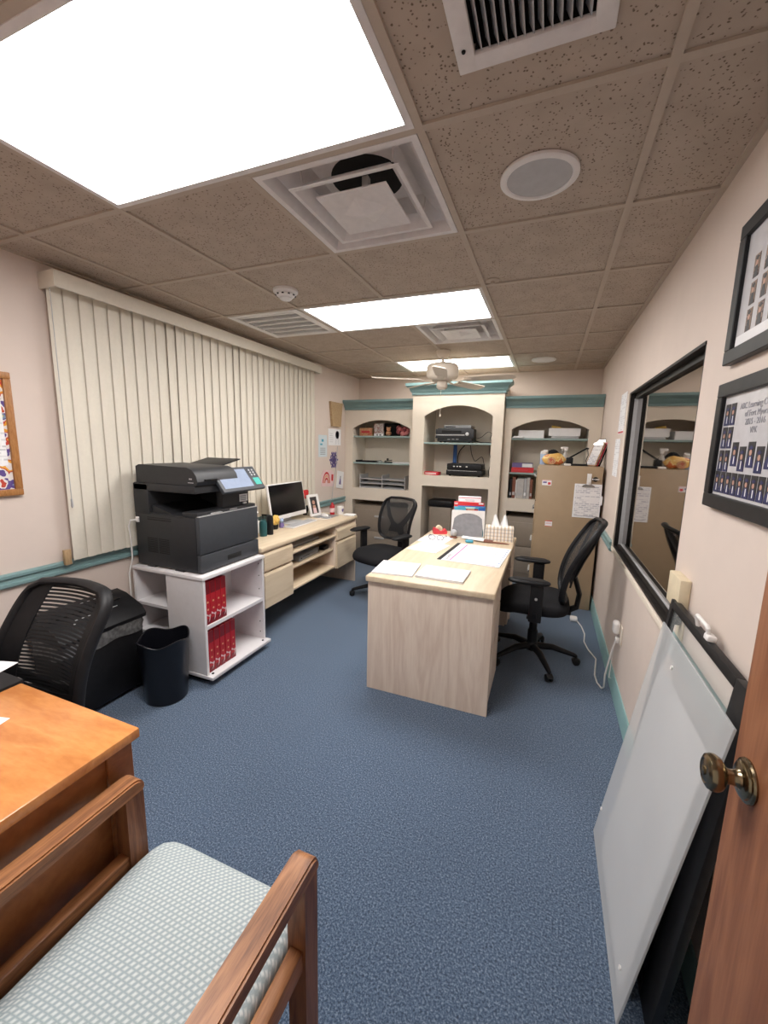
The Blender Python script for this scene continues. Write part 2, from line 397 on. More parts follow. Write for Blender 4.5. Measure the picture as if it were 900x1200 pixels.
# ------------------------------------------------------------ mesh builder
class MB:
    """collects shapes; build() links them as ONE mesh object"""
    def __init__(self, *mats):
        self.v, self.f, self.mi = [], [], []
        self.mats = [M[x] if isinstance(x, str) else x for x in mats]
        self.cur = 0
        self.T = Matrix.Identity(4)
    def mat(self, m):
        if isinstance(m, str): m = M[m]
        if m not in self.mats: self.mats.append(m)
        self.cur = self.mats.index(m)
        return self
    def at(self, loc=(0, 0, 0), rot=(0, 0, 0)):
        self.T = Matrix.Translation(loc) @ Euler(rot).to_matrix().to_4x4()
        return self
    def add(self, vs, fs):
        o = len(self.v)
        self.v += [tuple(self.T @ Vector(p)) for p in vs]
        self.f += [tuple(i + o for i in q) for q in fs]
        self.mi += [self.cur] * len(fs)
        return self
    def addbm(self, bm):
        bm.verts.index_update()
        self.add([v.co[:] for v in bm.verts], [[v.index for v in f.verts] for f in bm.faces])
        bm.free()
        return self
    def box(self, x0, x1, y0, y1, z0, z1, bev=0.0, seg=2, rot=None):
        x0, x1 = min(x0, x1), max(x0, x1); y0, y1 = min(y0, y1), max(y0, y1); z0, z1 = min(z0, z1), max(z0, z1)
        c = Vector(((x0 + x1) / 2, (y0 + y1) / 2, (z0 + z1) / 2))
        bm = bmesh.new()
        bmesh.ops.create_cube(bm, size=1)
        for v in bm.verts:
            v.co = Vector((v.co.x * (x1 - x0), v.co.y * (y1 - y0), v.co.z * (z1 - z0)))
        if bev:
            bev = min(bev, 0.49 * min(x1 - x0, y1 - y0, z1 - z0))
            bmesh.ops.bevel(bm, geom=list(bm.edges), offset=bev, segments=seg, profile=0.5, affect='EDGES')
        R = Euler(rot).to_matrix() if rot else Matrix.Identity(3)
        for v in bm.verts:
            v.co = R @ v.co + c
        return self.addbm(bm)
    def cyl(self, p0, p1, r0, r1=None, n=16):
        r1 = r0 if r1 is None else r1
        return self.tube([p0, p1], [r0, r1], n)
    def tube(self, pts, r, n=10, closed=False, flat=None, up=None):
        """flat=(a,b): elliptical section, a along the side axis, b along the other"""
        P = [Vector(p) for p in pts]
        if not isinstance(r, (list, tuple)): r = [r] * len(P)
        k = len(P)
        vs, fs = [], []
        ref = Vector(up) if up else None
        prev = None
        for i in range(k):
            if closed: t = (P[(i + 1) % k] - P[i - 1])
            else: t = P[min(i + 1, k - 1)] - P[max(i - 1, 0)]
            t.normalize()
            if ref is not None: a = t.cross(ref)
            elif prev is not None: a = prev - t * prev.dot(t)
            else: a = t.cross(Vector((0, 0, 1)) if abs(t.z) < 0.9 else Vector((1, 0, 0)))
            if a.length < 1e-6: a = t.cross(Vector((0, 1, 0)))
            a.normalize(); prev = a
            b = a.cross(t); b.normalize()
            fa, fb = flat if flat else (1, 1)
            for j in range(n):
                th = 2 * PI * j / n
                vs.append(P[i] + a * (math.cos(th) * r[i] * fa) + b * (math.sin(th) * r[i] * fb))
        rng = k if closed else k - 1
        for i in range(rng):
            for j in range(n):
                i2 = (i + 1) % k
                fs.append((i * n + j, i * n + (j + 1) % n, i2 * n + (j + 1) % n, i2 * n + j))
        if not closed:
            fs.append(tuple(reversed(range(n)))); fs.append(tuple((k - 1) * n + j for j in range(n)))
        return self.add([v[:] for v in vs], fs)
    def bar(self, pts, w, h, up=(0, 0, 1), closed=False):
        """rectangular section sweep, w across, h along up"""
        P = [Vector(p) for p in pts]; k = len(P); vs, fs = [], []
        for i in range(k):
            if closed: t = P[(i + 1) % k] - P[i - 1]
            else: t = P[min(i + 1, k - 1)] - P[max(i - 1, 0)]
            t.normalize()
            a = t.cross(Vector(up)); a.normalize(); b = a.cross(t); b.normalize()
            for sa, sb in ((-1, -1), (1, -1), (1, 1), (-1, 1)):
                vs.append((P[i] + a * sa * w / 2 + b * sb * h / 2)[:])
        for i in range(k if closed else k - 1):
            i2 = (i + 1) % k
            for j in range(4):
                fs.append((i * 4 + j, i * 4 + (j + 1) % 4, i2 * 4 + (j + 1) % 4, i2 * 4 + j))
        if not closed:
            fs.append((3, 2, 1, 0)); fs.append(tuple((k - 1) * 4 + j for j in range(4)))
        return self.add(vs, fs)
    def lathe(self, prof, n=24, c=(0, 0, 0), axis='Z', wob=None):
        """prof = [(r, h)...] turned about an axis through c"""
        vs, fs = [], []
        for (r, h) in prof:
            for j in range(n):
                th = 2 * PI * j / n
                rr = r * (wob(th, h) if wob else 1)
                x, y = rr * math.cos(th), rr * math.sin(th)
                p = {'Z': (x, y, h), 'X': (h, x, y), 'Y': (y, h, x)}[axis]
                vs.append((p[0] + c[0], p[1] + c[1], p[2] + c[2]))
        k = len(prof)
        for i in range(k - 1):
            for j in range(n):
                fs.append((i * n + j, i * n + (j + 1) % n, (i + 1) * n + (j + 1) % n, (i + 1) * n + j))
        if prof[0][0] > 1e-5: fs.append(tuple(reversed(range(n))))
        if prof[-1][0] > 1e-5: fs.append(tuple((k - 1) * n + j for j in range(n)))
        return self.add(vs, fs)
    def prism(self, poly, lo, hi, axis='Z'):
        """extrude a 2-D outline: axis Z -> (x,y), X -> (y,z), Y -> (x,z)"""
        def p3(a, b, h): return {'Z': (a, b, h), 'X': (h, a, b), 'Y': (a, h, b)}[axis]
        k = len(poly)
        vs = [p3(a, b, lo) for a, b in poly] + [p3(a, b, hi) for a, b in poly]
        fs = [tuple(reversed(range(k))), tuple(range(k, 2 * k))]
        fs += [(i, (i + 1) % k, k + (i + 1) % k, k + i) for i in range(k)]
        return self.add(vs, fs)
    def sheet(self, fn, nu, nv, t=0.0):
        """grid surface fn(u,v)->point with optional thickness along its normal"""
        P = [[Vector(fn(i / nu, j / nv)) for j in range(nv + 1)] for i in range(nu + 1)]
        vs, fs = [], []
        W = nv + 1
        def nrm(i, j):
            a = P[min(i + 1, nu)][j] - P[max(i - 1, 0)][j]; b = P[i][min(j + 1, nv)] - P[i][max(j - 1, 0)]
            q = a.cross(b)
            return q.normalized() if q.length > 1e-9 else Vector((0, 0, 1))
        for i in range(nu + 1):
            for j in range(nv + 1): vs.append(P[i][j][:])
        for i in range(nu):
            for j in range(nv):
                fs.append((i * W + j, (i + 1) * W + j, (i + 1) * W + j + 1, i * W + j + 1))
        if t:
            o = len(vs)
            for i in range(nu + 1):
                for j in range(nv + 1): vs.append((P[i][j] - nrm(i, j) * t)[:])
            for i in range(nu):
                for j in range(nv):
                    fs.append((o + i * W + j, o + i * W + j + 1, o + (i + 1) * W + j + 1, o + (i + 1) * W + j))
            bd = [(i, 0) for i in range(nu)] + [(nu, j) for j in range(nv)] + [(i, nv) for i in range(nu, 0, -1)] + [(0, j) for j in range(nv, 0, -1)]
            for a in range(len(bd)):
                (i, j), (i2, j2) = bd[a], bd[(a + 1) % len(bd)]
                fs.append((i2 * W + j2, i * W + j, o + i * W + j, o + i2 * W + j2))
        return self.add(vs, fs)
    def ball(self, c, r, sx=1, sy=1, sz=1, n=14):
        prof = [(max(1e-6, math.sin(PI * i / n)) * r, -math.cos(PI * i / n) * r) for i in range(n + 1)]
        o = len(self.v)
        s = MB(); s.lathe(prof, n + 4)
        return self.add([(p[0] * sx + c[0], p[1] * sy + c[1], p[2] * sz + c[2]) for p in s.v], s.f)
    def build(self, name, mats=None, parent=None, world=False, smooth=35):
        me = bpy.data.meshes.new(name)
        vs = self.v
        if world and parent is not None:
            top = parent
            while top.parent: top = top.parent
            inv = (Matrix.Translation(top.location) @ top.rotation_euler.to_matrix().to_4x4()).inverted()
            vs = [tuple(inv @ Vector(p)) for p in vs]
        me.from_pydata(vs, [], self.f)
        ms = self.mats if self.mats else []
        if mats is not None:
            ms = [mats] if not isinstance(mats, (list, tuple)) else mats
            ms = [M[x] if isinstance(x, str) else x for x in ms]
        for m in ms: me.materials.append(m)
        if mats is None:
            me.polygons.foreach_set('material_index', self.mi)
        bm = bmesh.new(); bm.from_mesh(me)
        bmesh.ops.recalc_face_normals(bm, faces=bm.faces)
        bm.to_mesh(me); bm.free()
        me.polygons.foreach_set('use_smooth', [True] * len(me.polygons))
        me.set_sharp_from_angle(angle=math.radians(smooth))
        o = bpy.data.objects.new(name, me)
        COL.objects.link(o)
        if parent is not None: o.parent = parent
        return o

def tag(o, label, cat, group=None, kind=None):
    if label: o['label'] = label
    if cat: o['category'] = cat
    if group: o['group'] = group
    if kind: o['kind'] = kind
    return o

def thing(name, label, cat, loc=(0, 0, 0), rot=(0, 0, 0), group=None):
    o = bpy.data.objects.new(name, None)
    o.empty_display_size = 0.05
    COL.objects.link(o)
    o.location = loc; o.rotation_euler = Euler(rot)
    return tag(o, label, cat, group)

def solo(name, mb, mats, label, cat, loc=(0, 0, 0), rot=(0, 0, 0), group=None, kind=None, smooth=35):
    """a thing that is a single mesh, in its own coordinates"""
    o = mb.build(name, mats, smooth=smooth)
    o.location = loc; o.rotation_euler = Euler(rot)
    return tag(o, label, cat, group, kind)

def struct(name, mb, mats=None, parent=None, smooth=35):
    o = mb.build(name, mats, parent, smooth=smooth)
    o['kind'] = 'structure'
    return o

def lettering(name, lines, size, mat, parent, loc, rot, align='LEFT', gap=1.35):
    """flat letters built as a mesh part"""
    cu = bpy.data.curves.new('letters', 'FONT')
    cu.body = '\n'.join(lines); cu.size = size; cu.align_x = align; cu.space_line = gap
    cu.extrude = 0.0002
    tmp = bpy.data.objects.new('letters', cu); COL.objects.link(tmp)
    dg = bpy.context.evaluated_depsgraph_get(); dg.update()
    me = bpy.data.meshes.new_from_object(tmp.evaluated_get(dg))
    bpy.data.objects.remove(tmp); bpy.data.curves.remove(cu)
    me.name = name
    R = Matrix.Translation(loc) @ Euler(rot).to_matrix().to_4x4()
    me.transform(R)
    me.materials.clear(); me.materials.append(M[mat])
    o = bpy.data.objects.new(name, me); COL.objects.link(o); o.parent = parent
    return o

# ============================================================ STRUCTURE
RX, LX, BY, FY, H = 0.49, -2.50, 5.30, -0.14, 2.387
T = 0.6096
GX = [-2.241 + T * i for i in range(-1, 6)]          # cell i runs GX[i+1]..GX[i+2]
GY = [1.2558 + T * j for j in range(-3, 8)]
def cx(i): return -2.241 + T * i
def cy(j): return 1.2558 + T * j

b = MB(); b.box(LX - 0.1, RX + 0.1, FY - 0.9, BY + 0.1, -0.06, 0.0)
struct('floor', b, 'carpet')

holes = {(1, -1), (2, -1), (1, 2), (2, 2), (1, 5), (2, 5), (2, 0), (2, 3), (0, 2)}
b = MB()
for i in range(-1, 5):
    for j in range(-3, 8):
        if (i, j) in holes: continue
        x0, x1 = max(cx(i), LX - 0.05), min(cx(i + 1), RX + 0.05)
        y0, y1 = max(cy(j), FY - 0.05), min(cy(j + 1), BY + 0.05)
        if x1 <= x0 or y1 <= y0: continue
        if (i, j) == (3, -1):            # opening for the register
            rx0, rx1, ry0, ry1 = -0.235, 0.025, 0.825, 1.085
            b.box(x0, rx0, y0, y1, H + 0.004, H + 0.02); b.box(rx1, x1, y0, y1, H + 0.004, H + 0.02)
            b.box(rx0, rx1, y0, ry0, H + 0.004, H + 0.02); b.box(rx0, rx1, ry1, y1, H + 0.004, H + 0.02)
            continue
        b.box(x0, x1, y0, y1, H + 0.004, H + 0.02)
struct('ceiling', b, 'tile')
b = MB(); b.box(LX - 0.1, RX + 0.1, FY - 0.1, BY + 0.1, H + 0.32, H + 0.36)
struct('light_leak_slab', b, 'void')  # unseen slab over the tiles, added to keep light from leaking
# T-bars
b = MB()
def interrupted(vals):            # keep the bars whole except across the four-foot lamps
    return vals
for i in range(0, 5):
    segs = [(FY, BY)]
    if i == 2: segs = [(FY, cy(-1)), (cy(0), cy(2)), (cy(3), cy(5)), (cy(6), BY)]
    for s in segs: b.box(cx(i) - 0.012, cx(i) + 0.012, s[0], s[1], H - 0.004, H + 0.012)
for j in range(-2, 7):
    b.box(LX, RX, cy(j) - 0.012, cy(j) + 0.012, H - 0.0035, H + 0.0115)
b.box(RX - 0.022, RX, FY, BY, H - 0.003, H + 0.01); b.box(LX, LX + 0.022, FY, BY, H - 0.003, H + 0.01)
b.box(LX, RX, BY - 0.022, BY, H - 0.003, H + 0.01)
struct('trim_1', b, 'grid')

b = MB(); b.box(LX - 0.1, LX, FY - 0.1, BY + 0.1, 0, H + 0.33); struct('wall_left', b, 'wall')
b = MB(); b.box(LX, RX, BY, BY + 0.1, 0, H + 0.33); struct('wall_back', b, 'wall')
WY0, WY1, WZ0, WZ1 = 1.85, 3.345, 0.80, 1.89
b = MB()
b.box(RX, RX + 0.12, FY - 0.1, WY0, 0, H + 0.33); b.box(RX, RX + 0.12, WY1, BY + 0.1, 0, H + 0.33)
b.box(RX, RX + 0.12, WY0, WY1, 0, WZ0); b.box(RX, RX + 0.12, WY0, WY1, WZ1, H + 0.33)
struct('wall_right', b, 'wall')
b = MB()
b.box(LX, -0.50, FY - 0.1, FY, 0, H + 0.33); b.box(0.36, RX, FY - 0.1, FY, 0, H + 0.33)
b.box(-0.50, 0.36, FY - 0.1, FY, 2.10, H + 0.33)
struct('wall_front', b, 'wall')

# interior window: dark bronze frame, one-way glass, pale sill
wn = bpy.data.objects.new('window_1', None); COL.objects.link(wn); wn['kind'] = 'structure'
wn['label'] = 'dark bronze framed interior window of one-way glass in the right wall'
b = MB()
d0, d1 = RX + 0.001, RX + 0.085
b.box(d0, d1, WY0, WY0 + 0.012, WZ0, WZ1); b.box(d0, RX + 0.028, WY1 - 0.012, WY1, WZ0, WZ1)
b.box(RX + 0.028, d1, WY1 - 0.012, WY1, WZ0, WZ1)
b.box(RX - 0.004, d1, WY0, WY1, WZ1 - 0.012, WZ1); b.box(RX + 0.03, d1, WY0, WY1, WZ1 - 0.04, WZ1 - 0.012); b.box(d0, d1, WY0, WY1, WZ0, WZ0 + 0.012)
b.box(RX + 0.02, d1, WY0, WY1, WZ0 + 0.012, WZ0 + 0.026)
b.build('window_frame', 'bronze', wn)
b = MB(); b.box(RX + 0.026, RX + 0.0495, WY1 - 0.016, WY1 - 0.012, WZ0 + 0.026, WZ1 - 0.04); b.box(RX + 0.040, RX + 0.0495, WY0 + 0.012, WY1 - 0.012, WZ0 + 0.026, WZ0 + 0.032)
b.build('glazing_strip', 'light_grey', wn)
b = MB(); b.box(RX + 0.050, RX + 0.057, WY0 + 0.012, WY1 - 0.012, WZ0 + 0.026, WZ1 - 0.04)
b.build('pane', 'mirror', wn)
b = MB(); b.box(RX - 0.012, RX - 0.0005, WY0 - 0.03, WY1 + 0.03, WZ0 - 0.03, WZ0 + 0.002, 0.004)
b.box(RX - 0.010, RX - 0.0005, WY1 - 0.002, WY1 + 0.03, WZ0, WZ1, 0.004)
b.build('window_sill', 'cream', wn)

# chair rails and baseboards
def rail_profile(z0, z1, d):
    h = z1 - z0
    return [(0, z0), (d * 0.6, z0), (d, z0 + h * 0.12), (d, z0 + h * 0.3), (d * 0.55, z0 + h * 0.36), (d * 0.5, z0 + h * 0.62),
            (d * 0.95, z0 + h * 0.70), (d, z0 + h * 0.9), (d * 0.7, z1), (0, z1)]
b = MB(); b.prism([(LX + a, z) for a, z in rail_profile(0.745, 0.818, 0.024)], FY, 4.86, 'Y')
struct('trim_2', b, 'teal')
b = MB()
b.prism([(RX - a, z) for a, z in rail_profile(0.755, 0.828, 0.024)], FY, WY0 - 0.035, 'Y')
b.prism([(RX - a, z) for a, z in rail_profile(0.755, 0.828, 0.024)], WY1 + 0.035, 4.86, 'Y')
struct('trim_3', b, 'teal')
b = MB(); b.prism([(RX, 0), (RX - 0.014, 0), (RX - 0.012, 0.10), (RX - 0.006, 0.112), (RX, 0.112)], FY, 4.87, 'Y')
struct('baseboard_right', b, 'teal_light')
b = MB(); b.prism([(LX, 0), (LX + 0.014, 0), (LX + 0.012, 0.10), (LX + 0.006, 0.112), (LX, 0.112)], FY, 4.87, 'Y')
struct('baseboard_left', b, 'teal_light')

# open oak door standing along the right wall
dr = bpy.data.objects.new('door_1', None); COL.objects.link(dr); dr['kind'] = 'structure'
dr['label'] = 'open brown oak door with antique brass knob, standing along the right wall'
b = MB(); b.box(0.335, 0.379, -0.10, 0.808, 0.012, 2.06, 0.002, 1)
b.build('door_panel', 'door', dr)
kz, ky, kx = 0.985, 0.752, 0.335
b = MB()
def kprof(p): return [(r, -h) for r, h in p]
b.lathe(kprof([(0.0335, 0.0), (0.0345, 0.003), (0.033, 0.006), (0.029, 0.007), (0.028, 0.010), (0.025, 0.012), (0.016, 0.013), (0.0125, 0.017), (0.0115, 0.024), (0.0125, 0.030),
        (0.018, 0.033), (0.0245, 0.037), (0.028, 0.043), (0.0285, 0.049), (0.026, 0.055), (0.021, 0.058), (0.019, 0.0585), (0.017, 0.0575), (0.015, 0.0582), (0.006, 0.0588), (0.0, 0.0588)]), 36, (kx, ky, kz), 'X')
kn = b.build('door_knob', 'brass', dr)
b = MB(); b.lathe(kprof([(0.007, 0.0585), (0.007, 0.0605), (0.0055, 0.061), (0, 0.061)]), 20, (kx, ky, kz), 'X')
b.build('lock_button', 'brass', kn)
b = MB()
for z in (0.22, 1.05, 1.85): b.cyl((0.386, -0.105, z), (0.386, -0.105, z + 0.09), 0.006, n=10)
b.build('hinge', 'brass', dr)

# ============================================================ CEILING FIXTURES
M['emit_far'] = emit_mat('fluorescent_lens_weaker', (1.0, 0.96, 0.90), PANEL_LIGHT * 0.55)
NAMEL = ['large near fluorescent ceiling light above the copier end of the room',
         'bright fluorescent ceiling light in the middle of the room, beside the white slotted grille',
         'far fluorescent ceiling light behind the ceiling fan']
for k, j in enumerate((-1, 2, 5)):
    x0, x1, y0, y1 = cx(1) + 0.012, cx(3) - 0.012, cy(j) + 0.012, cy(j + 1) - 0.012
    t = thing('ceiling_light', NAMEL[k], 'ceiling light', ((x0 + x1) / 2, (y0 + y1) / 2, H), group='fluorescent ceiling lights')
    b = MB()
    b.box(x0, x1, y0, y0 + 0.022, H - 0.006, H + 0.01, 0.0); b.box(x0, x1, y1 - 0.022, y1, H - 0.006, H + 0.01, 0.0)
    b.box(x0, x0 + 0.022, y0 + 0.0215, y1 - 0.0215, H - 0.0058, H + 0.01, 0.0); b.box(x1 - 0.022, x1, y0 + 0.0215, y1 - 0.0215, H - 0.0058, H + 0.01, 0.0)
    b.box(x0, x1, y0, y1, H + 0.10, H + 0.105)
    b.box(x0, x1, y0, y0 + 0.003, H, H + 0.1); b.box(x0, x1, y1 - 0.003, y1, H, H + 0.1)
    b.box(x0, x0 + 0.003, y0, y1, H, H + 0.1); b.box(x1 - 0.003, x1, y0, y1, H, H + 0.1)
    b.build('light_frame', 'steel_white', t, True)
    b = MB(); b.box(x0 + 0.02, x1 - 0.02, y0 + 0.02, y1 - 0.02, H + 0.001, H + 0.005)
    b.build('diffuser', ('emit', 'emit', 'emit_far')[k], t, True)

def supply(i, j, label):
    xc, yc = (cx(i) + cx(i + 1)) / 2, (cy(j) + cy(j + 1)) / 2
    t = thing('air_diffuser', label, 'air vent', (xc, yc, H), group='square supply air diffusers')
    h = T / 2 - 0.014
    def ring(b, a0, z0, a1, z1, th=0.003):
        q = [(-1, -1), (1, -1), (1, 1), (-1, 1)]
        vs = [(sx * a0, sy * a0, z0) for sx, sy in q] + [(sx * a1, sy * a1, z1) for sx, sy in q]
        vs += [(x, y, z + th) for x, y, z in vs]
        fs = []
        for s in range(4):
            n = (s + 1) % 4
            fs += [(s, n, 4 + n, 4 + s), (8 + s, 12 + s, 12 + n, 8 + n), (s, 8 + s, 8 + n, n), (4 + s, 4 + n, 12 + n, 12 + s)]
        b.add(vs, fs)
    b = MB(); ring(b, h, -0.004, h - 0.022, -0.004); ring(b, h - 0.022, -0.004, h - 0.045, 0.03); ring(b, h - 0.045, 0.03, 0.17, 0.10)
    b.box(-0.2, 0.2, -0.2, 0.2, 0.101, 0.105)
    b.build('vent_frame', 'steel_white', t)
    b = MB(); b.lathe([(0.001, 0.0985), (0.135, 0.0985), (0.135, 0.1005), (0.001, 0.1005)], 32, (0, 0.01, 0)); b.build('duct_opening', 'void', t)
    b = MB(); ring(b, 0.205, -0.012, 0.19, -0.012); ring(b, 0.19, -0.012, 0.155, 0.028)
    for sx, sy in ((-1, -1), (1, -1), (1, 1), (-1, 1)): b.cyl((sx * 0.17, sy * 0.17, 0.02), (sx * 0.18, sy * 0.18, 0.10), 0.004, n=6)
    b.build('cone_ring', 'steel_white', t)
    b = MB()
    a = 0.135
    b.add([(-a, -a, -0.010), (a, -a, -0.010), (a, a, -0.010), (-a, a, -0.010), (-a, -a, -0.016), (a, -a, -0.016), (a, a, -0.016), (-a, a, -0.016),
           (-0.09, 0, -0.012), (0, -0.09, -0.012), (0.09, 0, -0.012), (0, 0.09, -0.012), (0, 0, -0.03)],
          [(0, 1, 2, 3), (0, 4, 5, 1), (1, 5, 6, 2), (2, 6, 7, 3), (3, 7, 4, 0), (4, 8, 9, 5), (4, 7, 8), (5, 9, 10), (5, 10, 6), (6, 10, 11), (6, 11, 7), (7, 11, 8), (8, 12, 9), (9, 12, 10), (10, 12, 11), (11, 12, 8)][:5]
          + [(4, 9, 5), (4, 8, 9), (4, 7, 8), (5, 9, 10), (5, 10, 6), (6, 10, 11), (6, 11, 7), (7, 11, 8), (8, 12, 9), (9, 12, 10), (10, 12, 11), (11, 12, 8)])
    b.box(-0.012, 0.012, -0.012, 0.012, -0.01, 0.1)
    b.build('center_plate', 'steel_white', t, smooth=5)
supply(2, 0, 'large white square air diffuser nearest the camera, beside the big ceiling light')
supply(2, 3, 'smaller looking white square air diffuser near the ceiling fan')

# slotted return grille
xc, yc = (cx(0) + cx(1)) / 2, (cy(2) + cy(3)) / 2
t = thing('return_grille', 'white slotted return air grille near the blinds, left of the middle light', 'air vent', (xc, yc, H))
b = MB(); h = T / 2 - 0.013
for s in (-1, 1):
    b.box(s * h, s * (h - 0.05), -h, h, -0.006, 0.006); b.box(-h, h, s * h, s * (h - 0.04), -0.0055, 0.0055)
b.build('vent_frame', 'white', t)
b = MB()
for k in range(26):
    y = -0.24 + k * 0.0192
    if k % 5 == 0: b.box(-h + 0.05, h - 0.05, y, y + 0.016, -0.005, 0.004)
    else: b.box(-h + 0.05, h - 0.05, y, y + 0.011, -0.001, 0.001, rot=(0.7, 0, 0))
b.mat('grey').box(-h + 0.03, h - 0.03, -h + 0.03, h - 0.03, 0.02, 0.022)
b.mats = [M['white'], M['grey']]; b.mi = [1 if q >= len(b.f) - 6 else 0 for q in range(len(b.f))]
b.build('louvers', None, t)

# louvred register close overhead
t = thing('return_grille', 'metal ceiling register with deep black slats at the top edge of the photo', 'air vent', (-0.105, 0.955, H))
b = MB()
wx, wy, fr = 0.165, 0.165, 0.042
for s in (-1, 1):
    b.box(s * wx, s * (wx - fr), -wy, wy, -0.010, 0.002, 0.003); b.box(-wx, wx, s * wy, s * (wy - fr), -0.0098, 0.002, 0.003)
b.build('vent_frame', 'steel_white', t)
b = MB()
for k in range(13):
    x = -wx + fr + 0.010 + k * 0.0185
    b.box(x - 0.0012, x + 0.0012, -wy + fr, wy - fr, -0.006, 0.022, rot=(0, -0.45, 0))
b.build('louvers', 'light_grey', t)
b = MB(); b.box(-wx + fr - 0.005, wx - fr + 0.005, -wy + fr - 0.005, wy - fr + 0.005, 0.06, 0.062); b.box(-wx + fr - 0.006, -wx + fr - 0.004, -wy + fr, wy - fr, 0.002, 0.06); b.box(wx - fr + 0.004, wx - fr + 0.006, -wy + fr, wy - fr, 0.002, 0.06); b.box(-wx + fr, wx - fr, wy - fr + 0.004, wy - fr + 0.006, 0.002, 0.06); b.box(-wx + fr, wx - fr, -wy + fr - 0.006, -wy + fr - 0.004, 0.002, 0.06); b.build('duct_opening', 'void', t)
b = MB()
b.lathe([(0.005, -0.010), (0.004, -0.013), (0, -0.0135)], 10, (-(wx - 0.02), wy - 0.06, 0))
b.build('screw', 'void', t)

def speaker(x, y, r, label):
    t = thing('ceiling_speaker', label, 'speaker', (x, y, H), group='round ceiling speakers')
    b = MB(); b.lathe([(r, 0.002), (r, -0.006), (r - 0.005, -0.010), (r - 0.018, -0.011), (r - 0.022, -0.007), (r - 0.022, 0.002)], 40); b.build('speaker_rim', 'white', t)
    b = MB(); b.lathe([(r - 0.021, -0.006), (r * 0.5, -0.0085), (0, -0.009)], 40); b.build('speaker_grille', 'light_grey' if r > 0.12 else 'white', t)
speaker(-0.103, 1.592, 0.124, 'large round ceiling speaker near the camera, right of the square air diffuser')
speaker(-0.125, 4.62, 0.118, 'small looking round ceiling speaker at the far end of the room')

t = thing('smoke_detector', 'white round smoke detector on the ceiling left of the middle light', 'smoke detector', (-1.52, 2.19, H))
b = MB(); b.lathe([(0.072, 0.004), (0.072, -0.010), (0.066, -0.016), (0.055, -0.018)], 32); b.build('base', 'white', t)
b = MB(); b.lathe([(0.056, -0.016), (0.056, -0.028), (0.046, -0.036), (0.036, -0.038), (0.036, -0.046), (0.028, -0.052), (0, -0.053)], 32)
b.mat('void')
for k in range(10):
    a = k * PI / 5; b.box(0.052 * math.cos(a) - 0.006, 0.052 * math.cos(a) + 0.006, 0.052 * math.sin(a) - 0.006, 0.052 * math.sin(a) + 0.006, -0.031, -0.025)
b.mats = [M['white'], M['void']]; b.mi = [0 if q < len(b.f) - 60 else 1 for q in range(len(b.f))]
b.build('sensor_cap', None, t)
b = MB(); b.lathe([(0.034, 0.003), (0.034, -0.003), (0.024, -0.006), (0.012, -0.007), (0.010, -0.016), (0.015, -0.020), (0.0, -0.021)], 24)
solo('fire_sprinkler', b, 'grid', 'small concealed sprinkler head in a ceiling tile beyond the large speaker', 'sprinkler', (-0.355, 2.42, H))

# ceiling fan
t = thing('ceiling_fan', 'cream five-blade ceiling fan in front of the bookcase', 'ceiling fan', (-1.0, 3.96, H))
FZ = 2.12 - H
b = MB(); b.lathe([(0.001, 0.0), (0.066, -0.002), (0.066, -0.012), (0.05, -0.05), (0.034, -0.062), (0.001, -0.063)], 28); b.build('canopy', 'cream', t)
b = MB(); b.cyl((0, 0, -0.05), (0, 0, -0.13), 0.012, n=14); b.build('downrod', 'cream', t)
b = MB(); b.lathe([(0.001, -0.100), (0.03, -0.101), (0.05, -0.112), (0.13, -0.125), (0.150, -0.145), (0.152, -0.225), (0.138, -0.25), (0.10, -0.272), (0.001, -0.275)], 36); b.build('motor_housing', 'cream', t)
b = MB(); b.lathe([(0.05, -0.278), (0.052, -0.30), (0.05, -0.335), (0.035, -0.352), (0.001, -0.355)], 28); b.build('switch_housing', 'cream', t)
for k in range(5):
    a = math.radians(66 + 72 * k)
    b = MB().at((0, 0, 0), (0, 0, a))
    b.bar([(0.10, 0, -0.272), (0.16, 0, -0.284), (0.23, 0, -0.272)], 0.035, 0.006)
    b.box(0.21, 0.29, -0.035, 0.035, -0.276, -0.270, 0.002)
    b.build('blade_arm', 'cream', t)
    b = MB().at((0, 0, -0.268), (math.radians(-12), 0, 0))
    out = [(0.22, -0.048), (0.30, -0.056), (0.55, -0.062), (0.645, -0.060), (0.67, -0.045), (0.678, 0.0), (0.67, 0.045), (0.645, 0.060), (0.55, 0.062), (0.30, 0.056), (0.22, 0.048)]
    b.prism(out, -0.003, 0.003)
    Rz = Matrix.Rotation(a, 4, 'Z'); b.v = [tuple(Rz @ Vector(p)) for p in b.v]
    b.build('blade', 'cream', t)
b = MB(); b.cyl((0, -0.03, -0.35), (0, -0.03, -0.58), 0.002, n=6); b.lathe([(0.001, -0.58), (0.007, -0.585), (0.008, -0.605), (0.001, -0.612)], 10, (0, -0.03, 0)); b.build('pull_chain', 'cream', t)

